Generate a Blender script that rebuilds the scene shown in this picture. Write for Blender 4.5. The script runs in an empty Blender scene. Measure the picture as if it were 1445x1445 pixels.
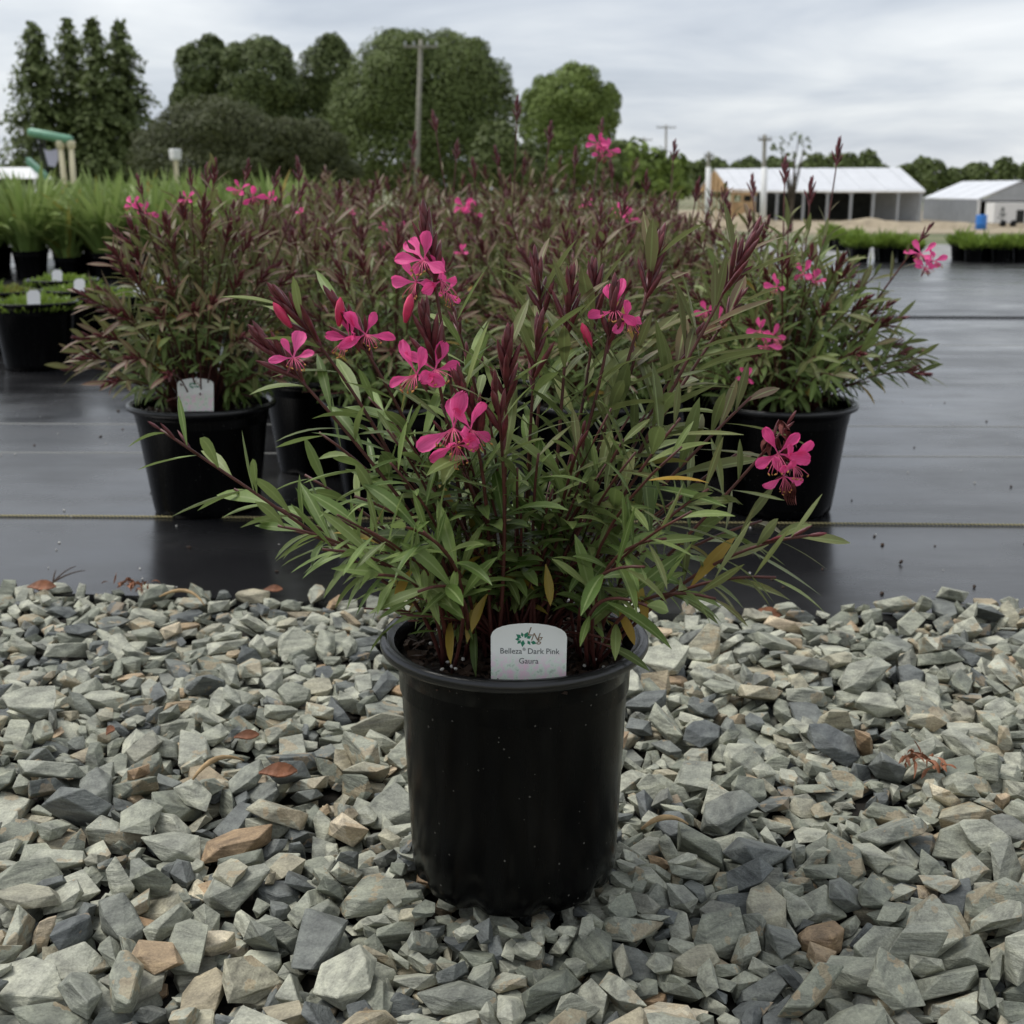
import bpy, bmesh, math, random
import numpy as np
from mathutils import Vector, Matrix, Euler, noise as mnoise

R = math.radians
sc = bpy.context.scene
COL = sc.collection
rng = random.Random(11)

# ------------------------------------------------------------------ camera
FPX, CXY, HCAM = 1800.0, 722.5, 0.625
PITCH = math.atan((CXY - 265.0) / FPX)
cam_d = bpy.data.cameras.new('camera')
cam = bpy.data.objects.new('camera', cam_d)
COL.objects.link(cam)
cam.location = (0, 0, HCAM)
cam.rotation_euler = (R(90) - PITCH, 0, 0)
cam_d.sensor_width = 36.0
cam_d.lens = FPX / 1445.0 * 36.0
cam_d.clip_start = 0.02
cam_d.clip_end = 3000
cam_d.dof.use_dof = True
cam_d.dof.focus_distance = 1.08
cam_d.dof.aperture_fstop = 13.0
sc.camera = cam


def project(p):
    """photo pixel of a world point"""
    s, c = math.sin(PITCH), math.cos(PITCH)
    dep = p.y * c + (HCAM - p.z) * s
    return CXY + FPX * p.x / dep, CXY - FPX * ((p.z - HCAM) * c + p.y * s) / dep


def P(px, py, Y):
    """world point seen at photo pixel (px, py) that lies Y metres ahead of the camera"""
    cx, cy = (px - CXY) / FPX, (CXY - py) / FPX
    s, c = math.sin(PITCH), math.cos(PITCH)
    d = Vector((cx, c + cy * s, -s + cy * c))
    return Vector((0, 0, HCAM)) + d * (Y / d.y)


# ------------------------------------------------------------------ sky, sun, exposure
SUN_EL, SUN_AZ = R(60), R(-78)      # high behind thin cloud, to the left of the camera
w = bpy.data.worlds.new('World')
sc.world = w
w.use_nodes = True
nt = w.node_tree
nt.nodes.clear()


def N(t, kind, **kw):
    n = t.nodes.new(kind)
    for k, v in kw.items():
        if k == 'ins':
            for a, b in v.items():
                n.inputs[a].default_value = b
        else:
            setattr(n, k, v)
    return n


def ramp(t, stops, fac=None, interp='LINEAR'):
    n = t.nodes.new('ShaderNodeValToRGB')
    r = n.color_ramp
    r.interpolation = interp
    while len(r.elements) < len(stops):
        r.elements.new(0.5)
    for e, (p, c) in zip(r.elements, stops):
        e.position = p
        e.color = tuple(c) + (1,) if len(c) == 3 else c
    if fac is not None:
        t.links.new(fac, n.inputs[0])
    return n.outputs[0]


sky = N(nt, 'ShaderNodeTexSky', sky_type='NISHITA', sun_disc=False, sun_elevation=SUN_EL, sun_rotation=SUN_AZ)
sky_s = N(nt, 'ShaderNodeVectorMath', operation='SCALE', ins={3: 0.085})
nt.links.new(sky.outputs[0], sky_s.inputs[0])
tc = N(nt, 'ShaderNodeTexCoord')
sep = N(nt, 'ShaderNodeSeparateXYZ')
nt.links.new(tc.outputs['Generated'], sep.inputs[0])
zz = N(nt, 'ShaderNodeMath', operation='MAXIMUM', ins={1: 0.0})
nt.links.new(sep.outputs[2], zz.inputs[0])
zp = N(nt, 'ShaderNodeMath', operation='ADD', ins={1: 0.13})
nt.links.new(zz.outputs[0], zp.inputs[0])
dv = N(nt, 'ShaderNodeVectorMath', operation='DIVIDE')
cmb = N(nt, 'ShaderNodeCombineXYZ')
for i in range(3):
    nt.links.new(zp.outputs[0], cmb.inputs[i])
nt.links.new(tc.outputs['Generated'], dv.inputs[0])
nt.links.new(cmb.outputs[0], dv.inputs[1])
n1 = N(nt, 'ShaderNodeTexNoise', ins={'Scale': 0.80, 'Detail': 7.0, 'Roughness': 0.52, 'Distortion': 0.35})
nt.links.new(dv.outputs[0], n1.inputs['Vector'])
cl = ramp(nt, [(0.32, (0.265, 0.29, 0.335)), (0.46, (0.345, 0.368, 0.405)), (0.58, (0.43, 0.447, 0.468)), (0.74, (0.525, 0.535, 0.542))], n1.outputs[0])
mx = N(nt, 'ShaderNodeMix', data_type='RGBA', ins={0: 0.10})
nt.links.new(cl, mx.inputs[6])
nt.links.new(sky_s.outputs[0], mx.inputs[7])
bg = N(nt, 'ShaderNodeBackground', ins={'Strength': 1.0})
nt.links.new(mx.outputs[2], bg.inputs[0])
wo = N(nt, 'ShaderNodeOutputWorld')
nt.links.new(bg.outputs[0], wo.inputs[0])

sun_d = bpy.data.lights.new('sun', 'SUN')
sun_d.energy = 1.5
sun_d.angle = R(32)
sun_d.color = (1.0, 0.97, 0.92)
sun = bpy.data.objects.new('sun', sun_d)
COL.objects.link(sun)
sdir = Vector((math.sin(SUN_AZ) * math.cos(SUN_EL), math.cos(SUN_AZ) * math.cos(SUN_EL), math.sin(SUN_EL)))
sun.rotation_euler = sdir.to_track_quat('Z', 'Y').to_euler()
sun.location = (0, 0, 30)

sc.view_settings.view_transform = 'Standard'
sc.view_settings.look = 'None'
sc.view_settings.exposure = 0.92
sc.view_settings.gamma = 1.0
sc.cycles.max_bounces = 6
sc.cycles.transparent_max_bounces = 8
sc.cycles.use_denoising = True
sc.cycles.caustics_reflective = False
sc.cycles.caustics_refractive = False


# ------------------------------------------------------------------ helpers
class MB:
    """collects verts / faces / per-vertex tint; build() links them as one mesh object"""

    def __init__(self):
        self.v, self.f, self.t, self.m = [], [], [], []

    def add(self, verts, faces, tint=(0, 0, 0, 1), mat=0):
        o = len(self.v)
        self.v.extend(verts)
        self.f.extend([tuple(i + o for i in f) for f in faces])
        if tint and isinstance(tint[0], (int, float)):
            self.t.extend([tint] * len(verts))
        else:
            self.t.extend(tint)
        self.m.extend([mat] * len(faces))
        return self

    def mesh(self, name, mats, smooth=False, loc=None):
        me = bpy.data.meshes.new(name)
        v = self.v if loc is None else [(p[0] - loc[0], p[1] - loc[1], p[2] - loc[2]) for p in self.v]
        me.from_pydata([tuple(p) for p in v], [], self.f)
        for m in (mats if isinstance(mats, (list, tuple)) else [mats]):
            me.materials.append(m)
        if any(self.m):
            me.polygons.foreach_set('material_index', self.m)
        a = me.color_attributes.new('tint', 'FLOAT_COLOR', 'POINT')
        a.data.foreach_set('color', [float(c) for t in self.t for c in (tuple(t) + (1,) * (4 - len(t)))])
        if smooth:
            me.polygons.foreach_set('use_smooth', [True] * len(me.polygons))
        me.update()
        return me

    def build(self, name, mats, parent=None, smooth=False, loc=(0, 0, 0)):
        me = self.mesh(name, mats, smooth, loc)
        return link(name, me, parent, loc)


def link(name, me, parent=None, loc=(0, 0, 0)):
    o = bpy.data.objects.new(name, me)
    COL.objects.link(o)
    o.location = loc
    if parent is not None:
        o.parent = parent
    return o


def thing(name, loc, label, cat, group=None):
    o = bpy.data.objects.new(name, None)
    COL.objects.link(o)
    o.empty_display_size = 0.05
    o.location = loc
    return tag(o, label, cat, group)


def tag(o, label, cat, group=None):
    o['label'] = label
    o['category'] = cat
    if group:
        o['group'] = group
    return o


def kind(o, k, label=None):
    o['kind'] = k
    if label:
        o['label'] = label
    return o


def copy_tree(o, parent=None):
    c = o.copy()
    COL.objects.link(c)
    c.parent = parent
    for ch in KIDS.get(o.name, []):
        copy_tree(ch, c)
    return c


ORD = ['first', 'second', 'third', 'fourth', 'fifth', 'sixth', 'seventh', 'eighth', 'ninth', 'tenth', 'eleventh', 'twelfth', 'thirteenth', 'fourteenth']
KIDS = {}


def index_kids():
    KIDS.clear()
    for o in bpy.data.objects:
        if o.parent:
            KIDS.setdefault(o.parent.name, []).append(o)


def box(mb, c, s, tint=(0, 0, 0, 1), mat=0, rot=None):
    hx, hy, hz = s[0] / 2, s[1] / 2, s[2] / 2
    vs = [Vector((x, y, z)) for x in (-hx, hx) for y in (-hy, hy) for z in (-hz, hz)]
    if rot:
        m = Euler(rot).to_matrix()
        vs = [m @ v for v in vs]
    vs = [tuple(v + Vector(c)) for v in vs]
    mb.add(vs, [(0, 1, 3, 2), (4, 6, 7, 5), (0, 4, 5, 1), (2, 3, 7, 6), (0, 2, 6, 4), (1, 5, 7, 3)], tint, mat)
    return mb


def prism(mb, pts, thick, tint=(0, 0, 0, 1), mat=0):
    """polygon pts (list of Vectors) extruded by the vector thick"""
    n = len(pts)
    vs = [tuple(p) for p in pts] + [tuple(Vector(p) + thick) for p in pts]
    fs = [tuple(range(n)), tuple(range(2 * n - 1, n - 1, -1))]
    fs += [(i, i + n, (i + 1) % n + n, (i + 1) % n) for i in range(n)]
    mb.add(vs, fs, tint, mat)
    return mb


def lathe(mb, prof, seg=48, c=(0, 0, 0), tint=(0, 0, 0, 1), mat=0, wob=None):
    vs, fs = [], []
    for k, (r, z) in enumerate(prof):
        for i in range(seg):
            a = 2 * math.pi * i / seg
            rr = r if wob is None else r + wob(a, z)
            vs.append((c[0] + rr * math.cos(a), c[1] + rr * math.sin(a), c[2] + z))
    for k in range(len(prof) - 1):
        for i in range(seg):
            j = (i + 1) % seg
            fs.append((k * seg + i, k * seg + j, (k + 1) * seg + j, (k + 1) * seg + i))
    mb.add(vs, fs, tint, mat)
    return mb


def frame(d):
    d = d.normalized()
    a = Vector((0, 0, 1)) if abs(d.z) < 0.9 else Vector((1, 0, 0))
    s = d.cross(a).normalized()
    return s, s.cross(d).normalized()


def tube(mb, pts, rad, seg=5, tint=(0, 0, 0, 1), mat=0, cap=True):
    vs, fs = [], []
    n = len(pts)
    for k in range(n):
        d = (pts[min(k + 1, n - 1)] - pts[max(k - 1, 0)])
        s, u = frame(d)
        r = rad[k] if isinstance(rad, (list, tuple)) else rad
        for i in range(seg):
            a = 2 * math.pi * i / seg
            vs.append(tuple(pts[k] + (s * math.cos(a) + u * math.sin(a)) * r))
    for k in range(n - 1):
        for i in range(seg):
            j = (i + 1) % seg
            fs.append((k * seg + i, k * seg + j, (k + 1) * seg + j, (k + 1) * seg + i))
    if cap:
        fs.append(tuple(range(seg - 1, -1, -1)))
        fs.append(tuple(range((n - 1) * seg, n * seg)))
    mb.add(vs, fs, tint, mat)
    return mb


def bez(a, b, c, n):
    out = []
    for i in range(n + 1):
        t = i / n
        out.append(a * (1 - t) ** 2 + b * 2 * t * (1 - t) + c * t * t)
    return out


# ------------------------------------------------------------------ materials
def new_mat(name):
    m = bpy.data.materials.new(name)
    m.use_nodes = True
    t = m.node_tree
    b = t.nodes['Principled BSDF']
    return m, t, b


def simple(name, col, rough=0.6, spec=0.4, noise=0.0, scale=20, bump=0.0, bscale=None, metal=0.0):
    m, t, b = new_mat(name)
    b.inputs['Roughness'].default_value = rough
    b.inputs['Specular IOR Level'].default_value = spec
    b.inputs['Metallic'].default_value = metal
    b.inputs['Base Color'].default_value = tuple(col) + (1,)
    tcn = N(t, 'ShaderNodeTexCoord')
    if noise:
        nz = N(t, 'ShaderNodeTexNoise', ins={'Scale': scale, 'Detail': 5.0})
        t.links.new(tcn.outputs['Object'], nz.inputs['Vector'])
        c = ramp(t, [(0.3, [x * (1 - noise) for x in col]), (0.7, [min(1, x * (1 + noise)) for x in col])], nz.outputs[0])
        t.links.new(c, b.inputs['Base Color'])
    if bump:
        nb = N(t, 'ShaderNodeTexNoise', ins={'Scale': bscale or scale, 'Detail': 4.0})
        t.links.new(tcn.outputs['Object'], nb.inputs['Vector'])
        bp = N(t, 'ShaderNodeBump', ins={'Strength': bump, 'Distance': 0.01})
        t.links.new(nb.outputs[0], bp.inputs['Height'])
        t.links.new(bp.outputs[0], b.inputs['Normal'])
    return m


def attr(t):
    a = N(t, 'ShaderNodeAttribute', attribute_name='tint')
    s = N(t, 'ShaderNodeSeparateColor')
    t.links.new(a.outputs['Color'], s.inputs[0])
    return a, s


def mixc(t, fac, a, b, mode='MIX'):
    m = N(t, 'ShaderNodeMix', data_type='RGBA', blend_type=mode)
    for sock, v in ((m.inputs[0], fac), (m.inputs[6], a), (m.inputs[7], b)):
        if isinstance(v, bpy.types.NodeSocket):
            t.links.new(v, sock)
        else:
            sock.default_value = v if isinstance(v, float) else (tuple(v) + (1,) if len(v) == 3 else v)
    return m.outputs[2]


def fmath(t, op, a, b=None, clamp=False):
    m = N(t, 'ShaderNodeMath', operation=op, use_clamp=clamp)
    for i, v in enumerate((a, b)):
        if v is None:
            continue
        if isinstance(v, bpy.types.NodeSocket):
            t.links.new(v, m.inputs[i])
        else:
            m.inputs[i].default_value = v
    return m.outputs[0]


def leaf_mat(name, dark, light, purple, vein, back, dry=(0.36, 0.22, 0.03), trans=0.25, rough=0.42):
    """tint: R = distance from midrib, G = random tone, on tree crowns also relief shading, B = purple, A = yellowing"""
    m, t, b = new_mat(name)
    a, s = attr(t)
    g = mixc(t, s.outputs[1], dark, light)
    g = mixc(t, s.outputs[2], g, purple)
    tcn = N(t, 'ShaderNodeTexCoord')
    nz = N(t, 'ShaderNodeTexNoise', ins={'Scale': 140.0, 'Detail': 3.0})
    t.links.new(tcn.outputs['Object'], nz.inputs['Vector'])
    g = mixc(t, fmath(t, 'MULTIPLY', nz.outputs[0], 0.35), g, [c * 0.6 for c in dark])
    va = fmath(t, 'LESS_THAN', s.outputs[0], 0.13)
    g = mixc(t, fmath(t, 'MULTIPLY', va, 0.55), g, vein)
    dy = fmath(t, 'SUBTRACT', 1.0, a.outputs['Alpha'])
    g = mixc(t, dy, g, dry)
    geo = N(t, 'ShaderNodeNewGeometry')
    g2 = mixc(t, fmath(t, 'MULTIPLY', geo.outputs['Backfacing'], 0.5), g, back)
    t.links.new(g2, b.inputs['Base Color'])
    b.inputs['Roughness'].default_value = rough
    b.inputs['Specular IOR Level'].default_value = 0.32
    bp = N(t, 'ShaderNodeBump', ins={'Strength': 0.25, 'Distance': 0.001})
    t.links.new(nz.outputs[0], bp.inputs['Height'])
    t.links.new(bp.outputs[0], b.inputs['Normal'])
    tr = N(t, 'ShaderNodeBsdfTranslucent')
    t.links.new(mixc(t, 0.5, g, light), tr.inputs[0])
    ms = N(t, 'ShaderNodeMixShader', ins={0: trans})
    out = t.nodes['Material Output']
    t.links.new(b.outputs[0], ms.inputs[1])
    t.links.new(tr.outputs[0], ms.inputs[2])
    t.links.new(ms.outputs[0], out.inputs[0])
    return m


M = {}
M['leaf'] = leaf_mat('gaura_leaf', (0.070, 0.125, 0.022), (0.255, 0.345, 0.105), (0.175, 0.074, 0.062), (0.31, 0.38, 0.16), (0.19, 0.225, 0.12), rough=0.46)
M['strap'] = leaf_mat('strap_leaf', (0.18, 0.25, 0.06), (0.38, 0.47, 0.16), (0.3, 0.3, 0.1), (0.2, 0.3, 0.1), (0.15, 0.26, 0.06))
M['fluff'] = leaf_mat('small_leaf', (0.12, 0.20, 0.03), (0.30, 0.40, 0.07), (0.28, 0.17, 0.07), (0.3, 0.38, 0.1), (0.2, 0.3, 0.06))
M['tree'] = leaf_mat('tree_leaf', (0.072, 0.100, 0.032), (0.145, 0.180, 0.056), (0.24, 0.33, 0.07), (0.06, 0.09, 0.03), (0.05, 0.075, 0.03), trans=0.2, rough=0.6)
M['olive'] = leaf_mat('olive_leaf', (0.050, 0.062, 0.021), (0.092, 0.106, 0.038), (0.13, 0.14, 0.045), (0.06, 0.07, 0.03), (0.06, 0.065, 0.03), trans=0.2, rough=0.6)
M['stem'] = simple('gaura_stem', (0.085, 0.026, 0.021), 0.5, 0.4, 0.35, 90)
M['bud'] = simple('gaura_bud', (0.110, 0.021, 0.027), 0.42, 0.45, 0.5, 120)
M['budpink'] = simple('pink_bud', (0.55, 0.035, 0.11), 0.45, 0.4, 0.2, 150)
M['stamen'] = simple('stamen', (0.62, 0.12, 0.22), 0.5, 0.3)
M['anther'] = simple('anther', (0.42, 0.2, 0.06), 0.6, 0.3)
M['wilt'] = simple('wilted_petal', (0.16, 0.05, 0.045), 0.8, 0.2, 0.4, 200)

# petals: veined pink, paler towards the claw, partly translucent
m, t, b = new_mat('petal')
a, s = attr(t)
c = mixc(t, s.outputs[1], (0.93, 0.085, 0.33), (0.97, 0.16, 0.44))
vn = N(t, 'ShaderNodeMath', operation='SINE')
t.links.new(fmath(t, 'MULTIPLY', s.outputs[0], 26.0), vn.inputs[0])
c = mixc(t, fmath(t, 'MULTIPLY', fmath(t, 'MAXIMUM', vn.outputs[0], 0.0), 0.22), c, (0.62, 0.03, 0.18))
c = mixc(t, fmath(t, 'MULTIPLY', s.outputs[2], 0.5), c, (0.85, 0.22, 0.40))
t.links.new(c, b.inputs['Base Color'])
b.inputs['Roughness'].default_value = 0.5
b.inputs['Specular IOR Level'].default_value = 0.3
tr = N(t, 'ShaderNodeBsdfTranslucent')
t.links.new(c, tr.inputs[0])
ms = N(t, 'ShaderNodeMixShader', ins={0: 0.42})
t.links.new(b.outputs[0], ms.inputs[1])
t.links.new(tr.outputs[0], ms.inputs[2])
t.links.new(ms.outputs[0], t.nodes['Material Output'].inputs[0])
M['petal'] = m

# slate chips
m, t, b = new_mat('slate')
a, s = attr(t)
tcn = N(t, 'ShaderNodeTexCoord')
base = ramp(t, [(0.0, (0.188, 0.200, 0.162)), (0.22, (0.298, 0.306, 0.248)), (0.48, (0.44, 0.44, 0.36)), (0.64, (0.248, 0.257, 0.218)),
                (0.74, (0.13, 0.14, 0.14)), (0.82, (0.158, 0.168, 0.158)), (0.91, (0.37, 0.350, 0.265)), (0.965, (0.36, 0.31, 0.22)),
                (0.985, (0.33, 0.215, 0.125)), (0.996, (0.64, 0.57, 0.43))], s.outputs[0])
mp = N(t, 'ShaderNodeMapping')
mp.inputs['Scale'].default_value = (1.0, 1.4, 5.0)
t.links.new(tcn.outputs['Object'], mp.inputs['Vector'])
nz = N(t, 'ShaderNodeTexNoise', ins={'Scale': 28.0, 'Detail': 8.0, 'Roughness': 0.62})
t.links.new(mp.outputs[0], nz.inputs['Vector'])
c = mixc(t, 1.0, base, ramp(t, [(0.30, (0.48, 0.48, 0.49)), (0.5, (0.98, 0.98, 0.96)), (0.70, (1.42, 1.41, 1.33))], nz.outputs[0]), 'MULTIPLY')
nz2 = N(t, 'ShaderNodeTexNoise', ins={'Scale': 55.0, 'Detail': 3.0})
t.links.new(tcn.outputs['Object'], nz2.inputs['Vector'])
st = fmath(t, 'MULTIPLY', fmath(t, 'GREATER_THAN', fmath(t, 'MULTIPLY', nz2.outputs[0], fmath(t, 'ADD', s.outputs[1], 0.45)), 0.74), 0.38)
c = mixc(t, st, c, (0.40, 0.28, 0.15))
nz3 = N(t, 'ShaderNodeTexNoise', ins={'Scale': 420.0, 'Detail': 4.0, 'Roughness': 0.7})
t.links.new(tcn.outputs['Object'], nz3.inputs['Vector'])
c = mixc(t, 1.0, c, ramp(t, [(0.35, (0.78, 0.78, 0.78)), (0.65, (1.15, 1.15, 1.15))], nz3.outputs[0]), 'MULTIPLY')
t.links.new(c, b.inputs['Base Color'])
t.links.new(ramp(t, [(0, (0.42, 0.42, 0.42)), (1, (0.72, 0.72, 0.72))], nz.outputs[0]), b.inputs['Roughness'])
b.inputs['Specular IOR Level'].default_value = 0.4
bp = N(t, 'ShaderNodeBump', ins={'Strength': 0.75, 'Distance': 0.005})
t.links.new(nz.outputs[0], bp.inputs['Height'])
bp2 = N(t, 'ShaderNodeBump', ins={'Strength': 0.35, 'Distance': 0.001})
t.links.new(nz3.outputs[0], bp2.inputs['Height'])
t.links.new(bp.outputs[0], bp2.inputs['Normal'])
t.links.new(bp2.outputs[0], b.inputs['Normal'])
b.inputs['Specular IOR Level'].default_value = 0.26
M['slate'] = m

# black nursery pots: moulded polythene with dust specks and streaks
m, t, b = new_mat('pot_plastic')
tcn = N(t, 'ShaderNodeTexCoord')
nz = N(t, 'ShaderNodeTexNoise', ins={'Scale': 1.0, 'Detail': 5.0})
mp = N(t, 'ShaderNodeMapping')
mp.inputs['Scale'].default_value = (60, 60, 9)
t.links.new(tcn.outputs['Object'], mp.inputs['Vector'])
t.links.new(mp.outputs[0], nz.inputs['Vector'])
c = ramp(t, [(0.35, (0.0018, 0.0018, 0.0020)), (0.62, (0.003, 0.003, 0.0032)), (0.8, (0.007, 0.007, 0.0068))], nz.outputs[0])
vo = N(t, 'ShaderNodeTexVoronoi', ins={'Scale': 240.0})
t.links.new(tcn.outputs['Object'], vo.inputs['Vector'])
vs_ = N(t, 'ShaderNodeSeparateColor')
t.links.new(vo.outputs['Color'], vs_.inputs[0])
sz = fmath(t, 'MULTIPLY', fmath(t, 'POWER', vs_.outputs[0], 9.0), 0.26)
sp = fmath(t, 'LESS_THAN', vo.outputs['Distance'], sz)
big = N(t, 'ShaderNodeTexNoise', ins={'Scale': 12.0, 'Detail': 2.0})
t.links.new(tcn.outputs['Object'], big.inputs['Vector'])
sp = fmath(t, 'MULTIPLY', sp, fmath(t, 'GREATER_THAN', big.outputs[0], 0.5))
c = mixc(t, fmath(t, 'MULTIPLY', sp, 0.25), c, (0.33, 0.32, 0.28))
t.links.new(c, b.inputs['Base Color'])
t.links.new(ramp(t, [(0.3, (0.17, 0.17, 0.17)), (0.75, (0.34, 0.34, 0.34))], nz.outputs[0]), b.inputs['Roughness'])
b.inputs['Specular IOR Level'].default_value = 0.13
bp = N(t, 'ShaderNodeBump', ins={'Strength': 0.12, 'Distance': 0.002})
t.links.new(nz.outputs[0], bp.inputs['Height'])
t.links.new(bp.outputs[0], b.inputs['Normal'])
M['pot'] = m

M['rim'] = simple('pot_rim_plastic', (0.008, 0.008, 0.009), 0.27, 0.55, 0.3, 30, 0.08, 60)

# woven black ground fabric, damp: tape weave, wrinkles along its length, dusty patches
m, t, b = new_mat('ground_fabric')
tcn = N(t, 'ShaderNodeTexCoord')
mp = N(t, 'ShaderNodeMapping')
mp.inputs['Scale'].default_value = (0.8, 2.6, 1.0)
t.links.new(tcn.outputs['Object'], mp.inputs['Vector'])
nz = N(t, 'ShaderNodeTexNoise', ins={'Scale': 1.6, 'Detail': 6.0, 'Roughness': 0.6})
t.links.new(mp.outputs[0], nz.inputs['Vector'])
nd = N(t, 'ShaderNodeTexNoise', ins={'Scale': 3.0, 'Detail': 6.0, 'Roughness': 0.65})
t.links.new(tcn.outputs['Object'], nd.inputs['Vector'])
c = ramp(t, [(0.38, (0.008, 0.008, 0.009)), (0.60, (0.014, 0.014, 0.015)), (0.78, (0.042, 0.041, 0.039))], nd.outputs[0])
w2 = [N(t, 'ShaderNodeTexWave', wave_type='BANDS', bands_direction=d_, ins={'Scale': 62.0, 'Distortion': 0.4, 'Detail': 1.0}) for d_ in ('X', 'Y')]
for q in w2:
    t.links.new(tcn.outputs['Object'], q.inputs['Vector'])
c = mixc(t, fmath(t, 'MULTIPLY', fmath(t, 'MULTIPLY', w2[0].outputs['Fac'], w2[1].outputs['Fac']), 0.5), c, (0.035, 0.035, 0.036))
t.links.new(c, b.inputs['Base Color'])
rg = N(t, 'ShaderNodeTexNoise', ins={'Scale': 2.2, 'Detail': 5.0, 'Roughness': 0.6})
t.links.new(tcn.outputs['Object'], rg.inputs['Vector'])
rr_ = fmath(t, 'ADD', fmath(t, 'MULTIPLY', nz.outputs[0], 0.5), fmath(t, 'MULTIPLY', rg.outputs[0], 0.5))
t.links.new(ramp(t, [(0.36, (0.13, 0.13, 0.13)), (0.62, (0.36, 0.36, 0.36))], rr_), b.inputs['Roughness'])
b.inputs['Specular IOR Level'].default_value = 0.8
wv = N(t, 'ShaderNodeTexWave', wave_type='BANDS', bands_direction='DIAGONAL', ins={'Scale': 120.0, 'Distortion': 0.6, 'Detail': 1.0})
t.links.new(tcn.outputs['Object'], wv.inputs['Vector'])
bp = N(t, 'ShaderNodeBump', ins={'Strength': 0.16, 'Distance': 0.012})
t.links.new(nz.outputs[0], bp.inputs['Height'])
bp2 = N(t, 'ShaderNodeBump', ins={'Strength': 0.05, 'Distance': 0.0005})
t.links.new(wv.outputs[0], bp2.inputs['Height'])
t.links.new(bp.outputs[0], b.inputs['Normal'])
M['fabric'] = m

M['soil'] = simple('potting_soil', (0.016, 0.011, 0.008), 0.85, 0.3, 0.5, 60, 0.9, 90)
M['bark'] = simple('bark_chip', (0.045, 0.026, 0.016), 0.7, 0.35, 0.6, 40)
M['perlite'] = simple('perlite', (0.62, 0.60, 0.55), 0.8, 0.3, 0.15, 300)
M['earth'] = simple('dark_earth', (0.018, 0.016, 0.013), 0.9, 0.2, 0.4, 30, 0.6, 60)
M['yarn_a'] = simple('yarn_yellow', (0.55, 0.47, 0.22), 0.7, 0.2)
M['yarn_b'] = simple('yarn_dark', (0.16, 0.14, 0.08), 0.7, 0.2)
M['seam'] = simple('seam_grey', (0.30, 0.30, 0.28), 0.6, 0.3)
M['dryleaf'] = simple('dry_leaf', (0.21, 0.085, 0.042), 0.6, 0.35, 0.45, 60, 0.3, 90)
M['straw'] = simple('straw', (0.36, 0.25, 0.13), 0.7, 0.3, 0.3, 80)
M['twig'] = simple('twig', (0.06, 0.04, 0.03), 0.8, 0.2)
M['white'] = simple('white_paint', (0.72, 0.72, 0.71), 0.5, 0.4, 0.08, 6)
M['roofwhite'] = simple('white_metal_roof', (0.62, 0.635, 0.665), 0.42, 0.5, 0.05, 0.8)
M['galv'] = simple('galvanised_sheet', (0.36, 0.375, 0.39), 0.5, 0.5, 0.1, 1.5)
M['greywall'] = simple('grey_cladding', (0.20, 0.215, 0.23), 0.6, 0.4, 0.1, 1.2)
M['ply'] = simple('raw_timber', (0.46, 0.31, 0.17), 0.75, 0.25, 0.25, 1.4)
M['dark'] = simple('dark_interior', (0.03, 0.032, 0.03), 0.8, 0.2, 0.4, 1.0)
M['wood'] = simple('weathered_pole', (0.24, 0.23, 0.19), 0.8, 0.2, 0.25, 8)
M['sand'] = simple('sand_heap', (0.33, 0.275, 0.195), 0.9, 0.15, 0.22, 1.2, 0.5, 3)
M['trunk'] = simple('tree_trunk', (0.075, 0.06, 0.045), 0.9, 0.2, 0.4, 3)
M['green'] = simple('green_plastic', (0.16, 0.34, 0.23), 0.4, 0.4, 0.15, 3)
M['cream'] = simple('cream_post', (0.62, 0.56, 0.38), 0.5, 0.4)
M['lilac'] = simple('lilac_panel', (0.52, 0.50, 0.62), 0.5, 0.4)
M['blue'] = simple('blue_drum', (0.02, 0.16, 0.50), 0.4, 0.5)
M['carpaint'] = simple('white_car_paint', (0.66, 0.67, 0.69), 0.25, 0.5)
M['glass'] = simple('dark_glass', (0.012, 0.014, 0.016), 0.08, 0.7)
M['rubber'] = simple('tyre_rubber', (0.02, 0.02, 0.02), 0.8, 0.2)
M['ink'] = simple('grey_print', (0.10, 0.11, 0.11), 0.6, 0.2)
M['inkgreen'] = simple('green_print', (0.035, 0.22, 0.13), 0.6, 0.2)
M['inkbrown'] = simple('brown_print', (0.24, 0.17, 0.11), 0.6, 0.2)

# printed plant tag: white card, faded print of pink flowers over its lower part
m, t, b = new_mat('tag_print')
tcn = N(t, 'ShaderNodeTexCoord')
sp_ = N(t, 'ShaderNodeSeparateXYZ')
t.links.new(tcn.outputs['Object'], sp_.inputs[0])
nz = N(t, 'ShaderNodeTexNoise', ins={'Scale': 130.0, 'Detail': 5.0, 'Roughness': 0.65})
t.links.new(tcn.outputs['Object'], nz.inputs['Vector'])
pc = ramp(t, [(0.33, (0.30, 0.38, 0.28)), (0.45, (0.62, 0.72, 0.58)), (0.55, (0.72, 0.56, 0.60)), (0.68, (0.80, 0.50, 0.60))], nz.outputs[0])
nz_ = N(t, 'ShaderNodeTexNoise', ins={'Scale': 45.0, 'Detail': 3.0})
t.links.new(tcn.outputs['Object'], nz_.inputs['Vector'])
hh = fmath(t, 'ADD', fmath(t, 'MULTIPLY', sp_.outputs[2], -70.0), fmath(t, 'MULTIPLY', nz_.outputs[0], 0.9))
fd = ramp(t, [(0.0, (0, 0, 0)), (0.9, (0.85, 0.85, 0.85))], fmath(t, 'ADD', hh, -0.02))
t.links.new(mixc(t, fd, (0.82, 0.83, 0.80), pc), b.inputs['Base Color'])
b.inputs['Roughness'].default_value = 0.35
M['tag'] = m

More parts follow.
